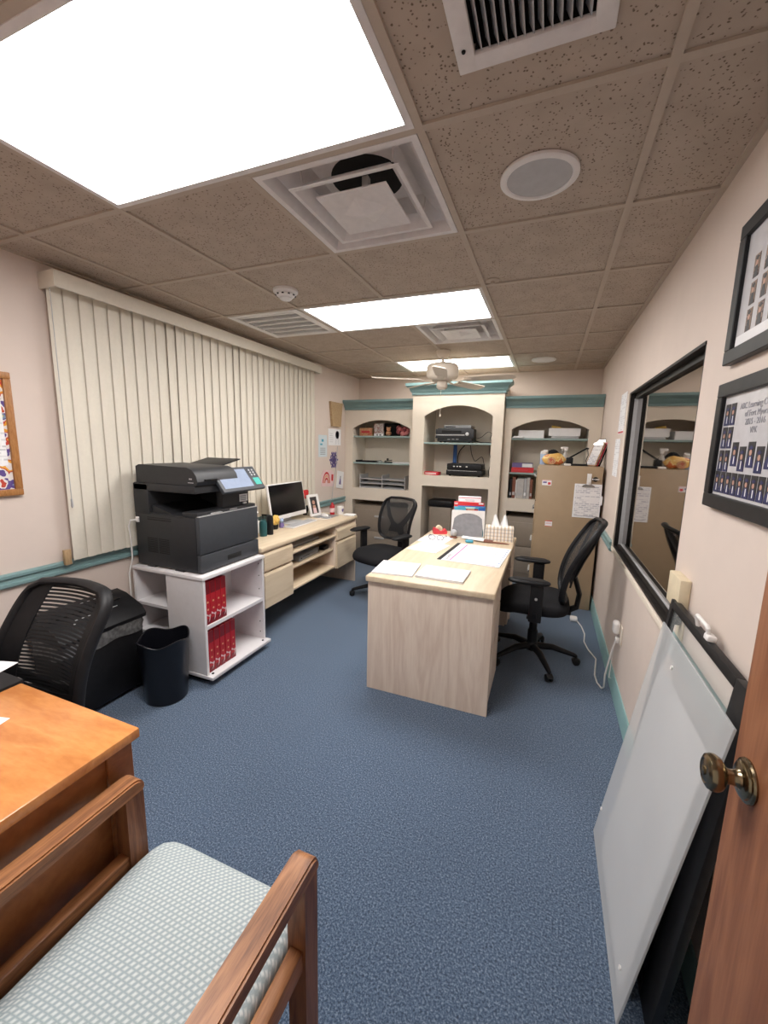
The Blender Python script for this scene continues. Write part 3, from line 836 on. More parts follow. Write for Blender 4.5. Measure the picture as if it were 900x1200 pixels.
# ============================================================ BUILT-IN BOOKCASE
t = thing('built_in_bookcase', 'cream built-in bookcase with three arched bays and teal crown moulding on the back wall', 'bookcase', (-1.0, 5.05, 0))
def arch_z(x, x0, x1, zs, za):
    """segmental arch"""
    w = (x1 - x0) / 2; hh = za - zs; r = (w * w + hh * hh) / (2 * hh); c = (x0 + x1) / 2
    return za - r + math.sqrt(max(0, r * r - (x - c) ** 2))
def bay(name, x0, x1, yf, z1, ox0, ox1, ob, zs, za, lt):
    b = MB()
    th = 0.022
    b.box(x0, ox0, yf, yf + th, 0, z1); b.box(ox1, x1, yf, yf + th, 0, z1)
    b.box(ox0, ox1, yf, yf + th, lt, ob)
    N = 24
    for k in range(N):
        a, c = ox0 + (ox1 - ox0) * k / N, ox0 + (ox1 - ox0) * (k + 1) / N
        za0, za1 = arch_z(a, ox0, ox1, zs, za), arch_z(c, ox0, ox1, zs, za)
        b.prism([(a, za0), (c, za1), (c, z1), (a, z1)], yf, yf + th, 'Y')
    b.box(ox0 - 0.02, ox1 + 0.02, yf + th, BY - 0.004, ob - 0.02, ob)             # floor of the bay
    b.box(ox0 - 0.022, ox0, yf + th, BY - 0.004, 0, z1); b.box(ox1, ox1 + 0.022, yf + th, BY - 0.004, 0, z1)
    b.box(ox0, ox1, BY - 0.02, BY - 0.004, 0, z1)
    b.box(x0, x1, yf, BY - 0.004, z1 - 0.012, z1)
    b.box(x0, x0 + 0.015, yf + th, BY - 0.004, 0, z1 - 0.012); b.box(x1 - 0.015, x1, yf + th, BY - 0.004, 0, z1 - 0.012)
    return b.build(name, 'cream', t, True)
bay('bay', LX + 0.004, -1.545, 4.87, 2.045, -2.385, -1.605, 0.94, 1.705, 1.81, 0.787)
bay('tower', -1.54, -0.495, 4.75, 2.19, -1.395, -0.61, 1.155, 1.845, 1.963, 1.03)
bay('bay', -0.49, RX - 0.004, 4.87, 2.045, -0.41, 0.37, 0.93, 1.705, 1.81, 0.785)
def crown(x0, x1, yf, z0, z1, d, ret_l, ret_r):
    b = MB()
    h = z1 - z0
    pr = [(0, 0), (0.012, 0), (0.014, h * 0.2), (d * 0.35, h * 0.3), (d * 0.5, h * 0.55), (d * 0.85, h * 0.7), (d, h * 0.78), (d, h), (0, h)]
    # mitred loop seen from above
    rows = []
    for o, z in pr:
        pts = []
        if ret_l: pts += [(x0 - o, yf + 0.13), (x0 - o, yf - o)]
        else: pts += [(x0, yf - o)]
        if ret_r: pts += [(x1 + o, yf - o), (x1 + o, yf + 0.13)]
        else: pts += [(x1, yf - o)]
        rows.append([(px, py, z0 + z) for px, py in pts])
    k = len(rows[0]); vs = [p for r in rows for p in r]; fs = []
    for i in range(len(rows) - 1):
        for j in range(k - 1): fs.append((i * k + j, i * k + j + 1, (i + 1) * k + j + 1, (i + 1) * k + j))
    fs.append(tuple(i * k for i in range(len(rows)))); fs.append(tuple(i * k + k - 1 for i in reversed(range(len(rows)))))
    b.add(vs, fs)
    if ret_l: b.box(x0, x1, yf + 0.002, yf + 0.13, z1 - 0.004, z1 - 0.001)
    return b.build('crown_moulding', 'teal', t, True)
crown(LX + 0.006, -1.545, 4.87, 1.935, 2.055, 0.075, False, False)
crown(-1.54, -0.495, 4.75, 2.085, 2.215, 0.075, True, True)
crown(-0.49, RX - 0.006, 4.87, 1.935, 2.055, 0.075, False, False)
def shelf(x0, x1, z, yf):
    b = MB(); b.box(x0 + 0.001, x1 - 0.001, yf, BY - 0.021, z - 0.02, z, 0.002, 1)
    b.build('shelf', 'teal_shelf', t, True)
M['teal_shelf'] = plain('pale_teal_shelf_edge', (0.30, 0.40, 0.39), 0.5, var=0.04)
shelf(-2.385, -1.605, 1.615, 4.895); shelf(-2.385, -1.605, 1.275, 4.895)
shelf(-1.395, -0.61, 1.545, 4.775)
shelf(-0.41, 0.37, 1.61, 4.895); shelf(-0.41, 0.37, 1.225, 4.895)

# grey steel drawer cabinets in the two low openings
def low_cabinet(x0, x1, label):
    c = thing('filing_cabinet', label, 'filing cabinet', ((x0 + x1) / 2, 5.06, 0), group='grey steel drawer cabinets under the bookcase')
    b = MB(); b.box(x0, x1, 4.90, 5.27, 0.0, 0.715, 0.004); b.build('body', 'grey_metal', c, True)
    for k, (z0, z1) in enumerate(((0.06, 0.37), (0.38, 0.655))):
        b = MB(); b.box(x0 + 0.02, x1 - 0.02, 4.888, 4.90, z0, z1, 0.003); d = b.build('drawer', 'grey_metal', c, True)
        xm = (x0 + x1) / 2 + (0.0)
        b = MB(); b.box(xm - 0.07, xm + 0.07, 4.874, 4.888, z1 - 0.09, z1 - 0.066, 0.004); b.build('handle', 'silver', d, True)
low_cabinet(-2.37, -1.62, 'grey drawer cabinet in the left low opening of the bookcase, behind the mesh chair')
low_cabinet(-0.40, 0.36, 'grey drawer cabinet in the right low opening of the bookcase, behind the tissue box')

# ============================================================ TAN FILING CABINET
t = thing('filing_cabinet', 'tall tan steel filing cabinet with a clipboard on its side, in the right back corner', 'filing cabinet', (0.19, 4.36, 0))
CX0, CX1, CY0, CY1, CZ = -0.08, 0.462, 4.13, 4.56, 1.345
b = MB(); b.box(CX0, CX1, CY0, CY1, 0.0, CZ, 0.004); b.build('body', 'tan_metal', t, True)
for k in range(4):
    z0 = 0.06 + k * 0.318
    b = MB(); b.box(CX0 - 0.014, CX0, CY0 + 0.02, CY1 - 0.02, z0, z0 + 0.31, 0.003); d = b.build('drawer', 'tan_metal', t, True)
    b = MB(); b.box(CX0 - 0.035, CX0 - 0.014, CY0 + 0.12, CY1 - 0.12, z0 + 0.215, z0 + 0.235, 0.004); b.build('handle', 'silver', d, True)
    b = MB(); b.cyl((CX0 - 0.014, CY0 + 0.05, z0 + 0.24), (CX0 - 0.026, CY0 + 0.05, z0 + 0.24), 0.009, n=14); b.build('lock', 'chrome', d, True)

def sticker(x, z, w, h, kind, label):
    b = MB()
    b.mat('paper').box(-w / 2, w / 2, -0.001, 0, -h / 2, h / 2)
    if kind == 0:
        b.mat('red_bright').box(w * 0.12, w * 0.42, -0.0014, -0.001, -h * 0.35, h * 0.1); b.mat('blush').box(-w * 0.5, w * 0.5, -0.0014, -0.001, h * 0.3, h * 0.5)
        b.mat('purple').box(-w * 0.4, w * 0.0, -0.0014, -0.001, -h * 0.1, h * 0.2)
    else:
        b.mat('red_bright').box(-w * 0.5, w * 0.5, -0.0014, -0.001, h * 0.36, h * 0.5); b.mat('red_bright').box(-w * 0.5, w * 0.5, -0.0014, -0.001, -h * 0.5, -h * 0.42)
        b.mat('blush').box(-w * 0.4, w * 0.4, -0.0014, -0.001, -h * 0.1, h * 0.15)
    solo('sticker', b, None, label, 'sticker', (x, CY0 - 0.0005, z))
sticker(0.0, 1.185, 0.082, 0.05, 0, 'small white sticker with a red corner, high on the tan cabinet side')
sticker(0.045, 0.80, 0.062, 0.055, 1, 'small red bordered white sticker, lower on the tan cabinet side')

def clip_board(label, loc, rot, w=0.225, h=0.31, cm='paper', pm='print_list', tab=True, group=None):
    t = thing('clipboard', label, 'clipboard', loc, rot, group)
    b = MB(); b.box(-w / 2, w / 2, -h / 2, h / 2, 0, 0.004, 0.001, 1); b.build('board', cm, t)
    b = MB(); b.box(-w / 2 + 0.012, w / 2 - 0.012, -h / 2 + 0.012, h / 2 - 0.012, 0.0045, 0.006)
    pp = b.build('sheet', pm, t)
    b = MB('ink_grey')
    b.box(-w / 2 + 0.016, w / 2 - 0.016, -h / 2 + 0.016, -h / 2 + 0.02, 0.0061, 0.0064)
    b.build('printed_rule', None, pp)
    b = MB(); b.prism([(-0.055, h / 2 - 0.028), (0.055, h / 2 - 0.028), (0.045, h / 2 - 0.012), (0.02, h / 2 + 0.0), (0.012, h / 2 + 0.02), (-0.012, h / 2 + 0.02), (-0.02, h / 2), (-0.045, h / 2 - 0.012)], 0.006, 0.014)
    b.tube([(-0.012, h / 2 + 0.015, 0.012), (-0.010, h / 2 + 0.03, 0.014), (0.010, h / 2 + 0.03, 0.014), (0.012, h / 2 + 0.015, 0.012)], 0.003, 8)
    b.build('clip', 'chrome', t)
    if tab:
        b = MB(); b.box(w / 2 - 0.005, w / 2 + 0.012, -0.03, 0.05, 0.001, 0.0035); b.build('tab', 'paper', t)
    return t
clip_board('clipboard with a printed list hanging on the side of the tan filing cabinet', (0.352, CY0 - 0.0015, 1.035), (PI / 2, 0, 0))
b = MB(); b.box(-0.018, 0.018, -0.006, 0, -0.05, 0.05, 0.004); b.tube([(0, -0.004, -0.03), (0, -0.02, -0.045), (0, -0.026, -0.02)], 0.006, 8)
solo('wall_hook', b, 'white', 'white adhesive hook holding the clipboard on the tan cabinet', 'hook', (0.352, CY0 - 0.016, 1.235))
b = MB(); b.lathe([(0.001, 0), (0.02, 0.0), (0.022, -0.006), (0.012, -0.012), (0.001, -0.013)], 16, axis='Y'); b.mat('chrome').box(-0.03, 0.03, -0.018, -0.011, -0.008, 0.008, 0.003)
b.mats = [M['bronze'], M['chrome']]; b.mi = [0 if i < len(b.f) - 54 else 1 for i in range(len(b.f))]
solo('key_lock', b, None, 'small dark metal latch near the top right of the tan cabinet side', 'latch', (0.405, CY0 - 0.0005, 1.235))

# ============================================================ DESKS AND CABINETS
t = thing('office_desk', 'pale oak laminate desk in mid room with papers and a calendar on it', 'desk', (-0.58, 2.90, 0))
b = MB(); b.box(-0.957, -0.205, 2.14, 3.66, 0.698, 0.735, 0.008, 3); b.build('desktop', 'pale_y', t, True)
b = MB(); b.box(-0.950, -0.213, 2.166, 2.192, 0, 0.698, 0.002, 1); b.build('end_panel', 'pale_v', t, True)
b = MB(); b.box(-0.950, -0.213, 3.612, 3.638, 0, 0.698, 0.002, 1); b.build('end_panel', 'pale_v', t, True)
b = MB(); b.box(-0.80, -0.78, 2.192, 3.612, 0.12, 0.698); b.build('modesty_panel', 'pale_v', t, True)
for y0, y1 in ((2.194, 2.60), (3.335, 3.61)):
    b = MB(); b.box(-0.775, -0.235, y0, y1, 0.05, 0.696); ped = b.build('pedestal', 'pale_v', t, True)
    for z0, z1 in ((0.06, 0.36), (0.372, 0.53), (0.542, 0.675)):
        b = MB(); b.box(-0.235, -0.215, y0 + 0.006, y1 - 0.006, z0, z1, 0.003); b.build('drawer', 'pale_v', ped, True)

t = thing('credenza', 'long pale oak laminate computer desk with open shelves against the left wall', 'desk', (-2.2, 3.18, 0))
b = MB(); b.box(-2.495, -1.885, 2.365, 3.99, 0.702, 0.742, 0.012, 3); b.build('desktop', 'pale_y', t, True)
b = MB(); b.box(-2.47, -1.96, 2.372, 2.392, 0, 0.702); b.build('end_panel', 'pale_v', t, True)
b = MB(); b.box(-2.47, -1.905, 3.962, 3.982, 0, 0.702); b.build('end_panel', 'pale_v', t, True)
for y0, y1, zt in ((2.394, 2.765, 0.69), (3.528, 3.960, 0.665)):
    b = MB(); b.box(-2.47, -1.908, y0, y1, 0.26, 0.702); ped = b.build('pedestal', 'pale_v', t, True)
    for z0, z1 in ((0.265, 0.535), (0.556, zt)):
        b = MB(); b.box(-1.908, -1.888, y0 + 0.003, y1 - 0.003, z0, z1 - 0.02); b.prism([(-1.908, z1), (-1.896, z1), (-1.888, z1 - 0.02), (-1.908, z1 - 0.02)], y0 + 0.003, y1 - 0.003, 'Y')
        b.build('drawer', 'pale_y', ped, True)
for z, xf in ((0.612, -1.90), (0.47, -1.93), (0.292, -1.91)):
    b = MB(); b.box(-2.46, xf, 2.766, 3.527, z - 0.018, z, 0.004); b.build('shelf', 'pale_y', t, True)
b = MB(); b.box(-2.488, -2.471, 2.392, 3.962, 0.26, 0.702); b.build('back_panel', 'pale_v', t, True)

t = thing('desk', 'honey coloured wooden desk in the near left corner, beside the upholstered armchair', 'desk', (-1.22, 0.3, 0))
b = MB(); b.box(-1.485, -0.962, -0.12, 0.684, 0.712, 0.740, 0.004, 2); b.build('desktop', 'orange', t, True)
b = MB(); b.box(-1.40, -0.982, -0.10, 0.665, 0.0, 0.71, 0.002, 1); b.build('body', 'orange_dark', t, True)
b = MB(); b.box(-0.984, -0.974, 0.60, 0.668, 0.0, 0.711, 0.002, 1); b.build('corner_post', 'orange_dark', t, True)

t = thing('side_table', 'black topped return table behind the honey wooden desk at the left edge', 'table', (-1.98, 0.3, 0))
b = MB(); b.box(-2.47, -1.49, -0.12, 0.694, 0.722, 0.745, 0.003); b.build('tabletop', 'black', t, True)
for x in (-2.44, -1.53):
    for y in (-0.08, 0.655):
        b = MB(); b.box(x - 0.018, x + 0.018, y - 0.018, y + 0.018, 0, 0.722); b.build('leg', 'black', t, True)
b = MB(); b.box(-0.14, 0.14, -0.108, 0.108, 0, 0.002)
solo('paper_sheet', b, 'print_small', 'white printed sheet on the black return table at the left edge', 'paper', (-1.72, 0.60, 0.7455), (0, 0, 0.3))
b = MB(); b.box(-0.055, 0.055, -0.04, 0.04, 0, 0.001)
solo('paper_note', b, 'paper', 'small white paper note on the honey wooden desk at the left edge', 'paper', (-1.357, 0.518, 0.7405), (0, 0, 0.25))

# ============================================================ ARMCHAIR
def rounded(mb, w, d, z0, z1, ex=5.0, r=0.03, puff=0.012, n=48, c=(0, 0)):
    """cushion: stacked superellipse rings"""
    def wob(th, h): return (abs(math.cos(th)) ** ex + abs(math.sin(th)) ** ex) ** (-1 / ex)
    prof = [(0.001, z0)]
    prof += [(1 - (r / (w / 2)) * (1 - math.sin(a)), z0 + r * 0.8 * (1 - math.cos(a))) for a in [k * PI / 8 for k in range(5)]]
    prof += [(1 - (r / (w / 2)) * (1 - math.cos(a)), z1 - puff - r * (1 - math.sin(a))) for a in [k * PI / 10 for k in range(6)]]
    prof += [(0.75, z1 - puff * 0.35), (0.45, z1 - puff * 0.08), (0.001, z1)]
    s = MB(); s.lathe(prof, n, wob=wob)
    mb.add([(p[0] * w / 2 + c[0], p[1] * d / 2 + c[1], p[2]) for p in s.v], s.f)

t = thing('armchair', 'oak framed guest armchair with grey woven upholstered seat in the near left corner', 'chair', (-0.67, 0.40, 0))
b = MB(); rounded(b, 0.462, 0.52, 0.36, 0.462, ex=9, r=0.032, puff=0.014, n=72, c=(0, 0.03))
b.build('seat', 'weave', t)
b = MB().at((0, -0.222, 0.62), (math.radians(98), 0, 0))
rounded(b, 0.415, 0.36, -0.035, 0.04, ex=9, r=0.028, puff=0.01, n=56)
b.build('backrest', 'weave', t)
for s in (-1, 1):
    xm = s * 0.2585
    b = MB()
    y0, y1, zt, w = -0.30, 0.245, 0.648, 0.052
    b.prism([(y0, zt - 0.038), (y1 - 0.004, zt - 0.038), (y1, zt - 0.030), (y1 - 0.001, zt - 0.020), (y1 - 0.006, zt - 0.010), (y1 - 0.015, zt - 0.003), (y1 - 0.028, zt), (y0, zt)], xm - w / 2 + 0.005, xm + w / 2 - 0.005, 'X')
    b.prism([(y0, zt - 0.034), (y1 - 0.008, zt - 0.034), (y1 - 0.004, zt - 0.028), (y1 - 0.006, zt - 0.018), (y1 - 0.012, zt - 0.010), (y1 - 0.022, zt - 0.005), (y1 - 0.030, zt - 0.004), (y0, zt - 0.004)], xm - w / 2, xm + w / 2, 'X')
    arm = b.build('armrest', 'oak_y', t)
    b = MB()
    b.prism([(y1 - 0.052, 0.0), (y1 - 0.004, 0.0), (y1 - 0.004, zt - 0.039), (y1 - 0.052, zt - 0.039)], xm - w / 2 + 0.004, xm + w / 2 - 0.004, 'X')
    b.build('leg', 'oak_z', t)
    b = MB()
    b.bar([(xm, -0.32, 0.0), (xm, -0.275, 0.62)], w - 0.008, 0.045, up=(0, 1, 0))
    b.build('leg', 'oak_z', t)
    b = MB(); b.box(xm - 0.016, xm + 0.016, -0.30, y1 - 0.05, 0.400, 0.452, 0.005); b.build('side_rail', 'oak_y', t)
b = MB(); b.box(-0.25, 0.25, 0.17, 0.195, 0.335, 0.365, 0.004); b.box(-0.25, 0.25, -0.27, -0.245, 0.335, 0.365, 0.004)
b.build('cross_rail', 'oak_y', t)

# ============================================================ TASK CHAIRS
def task_chair(label, loc, rotz, seat_z=0.475, top=1.0, bot=0.53, lean=0.15, style='Y', arms=True, hw=0.215, phase=0.3, arm_z=0.655, base_r=0.30):
    t = thing('office_chair', label, 'chair', loc, (0, 0, rotz))
    for k in range(5):
        a = phase + k * 2 * PI / 5
        ca, sa = math.cos(a), math.sin(a)
        b = MB(); b.tube([(0.02 * ca, 0.02 * sa, 0.105), (0.14 * ca, 0.14 * sa, 0.108), ((base_r - 0.02) * ca, (base_r - 0.02) * sa, 0.072), (base_r * ca, base_r * sa, 0.064)], [0.03, 0.026, 0.018, 0.014], 12, flat=(0.9, 0.8))
        b.build('base_leg', 'black', t)
        b = MB()
        px, py = -sa, ca
        cxx, cyy = base_r * ca, base_r * sa
        for s in (-1, 1):
            q0 = (cxx + px * s * 0.006, cyy + py * s * 0.006, 0.026); q1 = (cxx + px * s * 0.024, cyy + py * s * 0.024, 0.026)
            b.tube([q0, ((q0[0] * 3 + q1[0]) / 4, (q0[1] * 3 + q1[1]) / 4, 0.026), ((q0[0] + q1[0] * 3) / 4, (q0[1] + q1[1] * 3) / 4, 0.026), q1], [0.022, 0.026, 0.025, 0.018], 16)
        b.cyl((cxx, cyy, 0.03), (cxx, cyy, 0.068), 0.008, n=8)
        b.tube([(cxx - ca * 0.026, cyy - sa * 0.026, 0.034), (cxx, cyy, 0.054), (cxx + ca * 0.026, cyy + sa * 0.026, 0.034)], 0.008, 8, flat=(2.4, 0.6))
        b.build('caster', 'black', t)
    b = MB(); b.lathe([(0.001, 0.07), (0.042, 0.075), (0.045, 0.12), (0.034, 0.135), (0.034, 0.22), (0.027, 0.225), (0.027, 0.30), (0.016, 0.302), (0.016, seat_z - 0.09), (0.001, seat_z - 0.088)], 20); b.build('gas_column', 'black', t)
    b = MB(); b.box(-0.075, 0.075, -0.11, 0.14, seat_z - 0.105, seat_z - 0.062, 0.012)
    b.box(-0.03, 0.03, 0.12, 0.235, seat_z - 0.10, seat_z - 0.065, 0.01)
    b.cyl((0.06, -0.02, seat_z - 0.085), (0.23, -0.03, seat_z - 0.075), 0.006, n=8); b.box(0.20, 0.25, -0.045, -0.015, seat_z - 0.085, seat_z - 0.066, 0.006)
    b.build('tilt_mechanism', 'black', t)
    b = MB(); rounded(b, 0.50, 0.48, seat_z - 0.062, seat_z + 0.022, ex=3.6, r=0.035, puff=0.012, n=56, c=(0, -0.02))
    # waterfall front edge
    b.v = [(x, y, z - max(0, (-0.12 - y)) * 0.28) for x, y, z in b.v]
    b.build('seat', 'black_soft', t)
    Hh = top - bot
    y0 = 0.185
    def W(v): return (hw * (0.84 + 0.28 * v - 0.16 * v * v)) * max(0.0, 1 - abs(2 * v - 1) ** 7) ** (1 / 5.0) if 0 < v < 1 else 0.0
    def Wm(v):   # width with flat top and bottom
        v = min(max(v, 0.0), 1.0)
        if style == 'V': return hw * (1.02 - 0.06 * v) * (1 - 0.22 * abs(2 * v - 1) ** 10)
        e = abs(2 * v - 1)
        return hw * (0.84 + 0.28 * v - 0.16 * v * v) * (1 - 0.30 * e ** 9)
    def surf(x, v):
        return (x, y0 + lean * v - 0.035 * math.sin(PI * min(1, v * 1.15)) - 0.9 * x * x, bot + Hh * v)
    b = MB(); b.sheet(lambda u, v: surf((2 * u - 1) * Wm(v), v), 16, 20)
    b.build('backrest', 'mesh_fine' if style == 'V' else 'mesh_grid', t)
    outl = []
    NV = 18
    for k in range(NV + 1): outl.append(surf(Wm(k / NV), k / NV))
    for k in range(1, 8): outl.append(surf(Wm(1) * (1 - 2 * k / 8), 1.0 + 0.012 * math.sin(PI * k / 8)))
    for k in range(NV, -1, -1): outl.append(surf(-Wm(k / NV), k / NV))
    for k in range(1, 8): outl.append(surf(-Wm(0) * (1 - 2 * k / 8), 0.0))
    b = MB(); b.tube(outl, 0.013 if style == 'Y' else 0.016, 10, closed=True, flat=(1.0, 1.5), up=(0, 1, 0.1))
    if style == 'V':
        for s in (-1, 1):
            b.sheet(lambda u, v: tuple(Vector(surf(s * Wm(v) * (0.62 + 0.38 * u + 0.0), v)) + Vector((0, -0.003, 0))), 4, 16, 0.006)
        b.sheet(lambda u, v: tuple(Vector(surf((2 * u - 1) * Wm(v * 0.3), v * (0.10 + 0.16 * abs(2 * u - 1) ** 2))) + Vector((0, -0.003, 0))), 16, 4, 0.006)
    b.build('back_frame', 'black', t)
    b = MB()
    off = Vector((0, 0.022, 0))
    if style == 'Y':
        m = Vector(surf(0, 0.30)) + off
        for s in (-1, 1):
            pts = [m, Vector(surf(s * hw * 0.28, 0.38)) + off, Vector(surf(s * hw * 0.55, 0.56)) + off, Vector(surf(s * hw * 0.78, 0.80)) + off * 0.8, Vector(surf(s * Wm(0.95) * 0.95, 0.95)) + off * 0.4]
            b.tube(pts, [0.022, 0.02, 0.017, 0.014, 0.012], 10, flat=(1.5, 0.7), up=(0, 1, 0))
        b.tube([(0, 0.20, seat_z - 0.08), (0, 0.265, seat_z - 0.04), (0, 0.275, bot + 0.03), m], [0.03, 0.03, 0.028, 0.026], 12, flat=(1.2, 0.6), up=(0, 1, 0))
        b.sheet(lambda u, v: tuple(Vector(surf((2 * u - 1) * 0.10 * (1 - 0.25 * v), 0.18 + 0.18 * v)) + Vector((0, 0.012, 0))), 10, 6, 0.012)
    else:
        m = Vector(surf(0, 0.12)) + off
        for s in (-1, 1):
            b.tube([m, Vector(surf(s * hw * 0.5, 0.16)) + off, Vector(surf(s * Wm(0.3), 0.30)) + off * 0.3], [0.02, 0.018, 0.014], 10, flat=(1.3, 0.7), up=(0, 1, 0))
        b.tube([(0, 0.20, seat_z - 0.08), (0, 0.27, seat_z - 0.03), m], [0.028, 0.028, 0.024], 12, flat=(1.2, 0.6), up=(0, 1, 0))
    b.build('back_support', 'black', t)
    if arms:
        for s in (-1, 1):
            x = s * 0.275
            b = MB().at((x, -0.045, 0)); rounded(b, 0.088, 0.26, arm_z - 0.012, arm_z + 0.020, ex=3, r=0.014, puff=0.004, n=36)
            ar = b.build('armrest', 'black', t)
            b = MB()
            b.bar([(s * 0.10, 0.01, seat_z - 0.08), (x, 0.01, seat_z - 0.07), (x + s * 0.004, 0.005, seat_z - 0.02)], 0.05, 0.018, up=(0, 1, 0.0))
            b.box(x - 0.012, x + 0.018, -0.035, 0.045, seat_z - 0.085, arm_z - 0.012, 0.008)
            b.build('arm_post', 'black', ar)
            b = MB(); b.lathe([(0.001, 0.0), (0.009, 0.0), (0.009, s * 0.003), (0.001, s * 0.003)], 14, (x + (0.018 if s > 0 else -0.0121), 0.005, seat_z + 0.075), 'X')
            b.build('adjuster_button', 'silver', ar)
    return t
task_chair('black mesh office chair between the two pale desks, its back to the bookcase', (-1.45, 3.66, 0), math.radians(-20), top=0.965, bot=0.56, lean=0.11, phase=0.1)
task_chair('black mesh office chair pulled in at the right side of the pale desk', (-0.01, 2.97, 0), math.radians(-90), top=1.03, bot=0.50, lean=0.19, phase=0.42, hw=0.235)
task_chair('black mesh-back chair behind the honey wooden desk, in front of the shredder', (-1.745, 0.70, 0), math.radians(3), seat_z=0.44, top=0.905, bot=0.48, lean=0.165, style='V', hw=0.235, arm_z=0.58, base_r=0.25, phase=0.2)

# ============================================================ COPIER CART, COPIER, BINDERS
t = thing('copier_cart', 'white laminate copier stand with open shelves holding red boxes', 'shelf unit', (-2.15, 2.06, 0))
X0, X1, Y0, Y1, ZT = -2.445, -1.855, 1.78, 2.345, 0.70
b = MB(); b.box(X0 - 0.005, X1 + 0.006, Y0 - 0.006, Y1 + 0.006, ZT - 0.022, ZT, 0.003); b.build('top', 'laminate', t, True)
b = MB(); b.box(X0, X1 + 0.045, Y0 - 0.004, Y1 + 0.004, 0.045, 0.067, 0.003); b.build('bottom_panel', 'laminate', t, True)
b = MB(); b.box(-2.14, X1, Y0, Y0 + 0.018, 0.067, ZT - 0.022); b.build('side_panel', 'laminate', t, True)
b = MB(); b.box(X0, X1, Y1 - 0.018, Y1, 0.067, ZT - 0.022); b.build('side_panel', 'laminate', t, True)
b = MB(); b.box(-2.155, -2.14, Y0, Y1 - 0.018, 0.067, ZT - 0.022); b.build('divider', 'laminate', t, True)
b = MB(); b.box(X0, X0 + 0.016, Y0, Y1 - 0.018, 0.067, ZT - 0.022); b.build('back_panel', 'laminate', t, True)
b = MB(); b.box(-2.139, X1, Y0 + 0.018, Y1 - 0.018, 0.362, 0.384); b.build('shelf', 'laminate', t, True)
for z in (0.27, 0.465):
    b = MB(); b.box(X0 + 0.016, -2.156, Y0, Y1 - 0.02, z - 0.018, z); b.build('shelf', 'laminate', t, True)
b = MB(); b.box(X0 + 0.05, X1 - 0.03, Y0 + 0.04, Y1 - 0.04, 0.0, 0.045); b.build('plinth', 'black', t, True)
b = MB()
for y in (Y0 + 0.035, Y1 - 0.045): b.cyl((X1 + 0.01, y, 0.067), (X1 + 0.01, y, 0.071), 0.008, n=12)
for z in (0.12, 0.20, 0.45, 0.55, 0.64): b.cyl((X1 - 0.03, Y1 - 0.0185, z), (X1 - 0.03, Y1 - 0.021, z), 0.004, n=8)
b.build('bolt_cap', 'black', t, True)

first = None
ORD = ['nearest', 'second', 'third', 'fourth', 'fifth']
def binder(y, z, dep, h, label, first):
    if first is None:
        w = 0.0425
        b = MB(); b.mat('red').box(-0.23, 0, 0, w, 0, h, 0.002, 1)
        b.mat('red_dark').box(0, 0.0006, 0.002, w - 0.002, h * 0.72, h - 0.002)
        b.mat('red_dark').box(0, 0.0006, 0.002, w - 0.002, 0.003, h * 0.14)
        b.mat('blush')
        b.prism([(0.002, h * 0.235), (w - 0.002, h * 0.185), (w - 0.002, h * 0.235), (w * 0.55, h * 0.225), (0.004, h * 0.285)], 0.0006, 0.0011, 'X')
        b.prism([(w * 0.5, h * 0.21), (w * 0.72, h * 0.17), (w * 0.62, h * 0.1), (w * 0.5, h * 0.06), (w * 0.78, h * 0.11), (w * 0.88, h * 0.19), (w * 0.75, h * 0.215)], 0.0006, 0.0011, 'X')
        b.mat('gold')
        for hz in (0.36, 0.53): b.lathe([(0.001, 0.0006), (0.0065, 0.0006), (0.0065, 0.0012), (0.001, 0.0012)], 8, (0, w * 0.5, h * hz), 'X')
        o = b.build('binder_box', None)
        first = o
    else:
        o = first.copy(); COL.objects.link(o)
    o.location = (-1.866, y, z)
    tag(o, label, 'binder', 'red boxes on the copier stand')
    return first
for k in range(4):
    first = binder(1.800 + k * 0.0445, 0.384, 0, 0.272, 'red box on the upper shelf of the white stand, %s from the left' % ('first' if k == 0 else ORD[k]), first)
for k in range(5):
    first = binder(1.812 + k * 0.0475, 0.067, 0, 0.272, 'red box on the lower shelf of the white stand, %s from the left' % ('first' if k == 0 else ORD[k]), first)

HH_COPIER = True
t = thing('photocopier', 'large charcoal multifunction photocopier on the white stand', 'photocopier', (-2.17, 2.07, 0.70))
ax0, ax1, ay0, ay1 = -2.428, -1.925, 1.812, 2.345
b = MB()
b.box(ax0, ax1, ay0, ay1, 0.708, 1.045, 0.006)
b.box(ax0, ax0 + 0.13, ay0, ay1, 1.04, 1.235, 0.006)
b.box(ax0 + 0.10, ax1 - 0.05, ay1 - 0.12, ay1, 1.04, 1.20, 0.005)
b.box(ax0 + 0.12, ax1 - 0.08, ay0 + 0.005, ay1 - 0.10, 1.043, 1.052, 0.003)
b.prism([(ax0 + 0.13, 1.052), (ax0 + 0.30, 1.052), (ax0 + 0.13, 1.10)], ay0 + 0.02, ay1 - 0.12, 'Y')
b.box(ax1 - 0.11, ax1 + 0.012, ay0 + 0.01, ay1, 1.044, 1.075, 0.004)
for x in (ax0 + 0.08, ax0 + 0.32): b.box(x, x + 0.07, ay0 - 0.001, ay0 + 0.02, 0.70, 0.72)
for x in (ax0 + 0.03, ax1 - 0.08):
    for y in (ay0 + 0.04, ay1 - 0.08): b.box(x, x + 0.04, y, y + 0.04, 0.70, 0.71)
body = b.build('body', 'charcoal', t, True)
b = MB()
for col in range(2):
    for k in range(9):
        x = ax0 + 0.10 + col * 0.10
        b.box(x, x + 0.085, ay0 - 0.0015, ay0 + 0.002, 0.80 + k * 0.011, 0.8045 + k * 0.011)
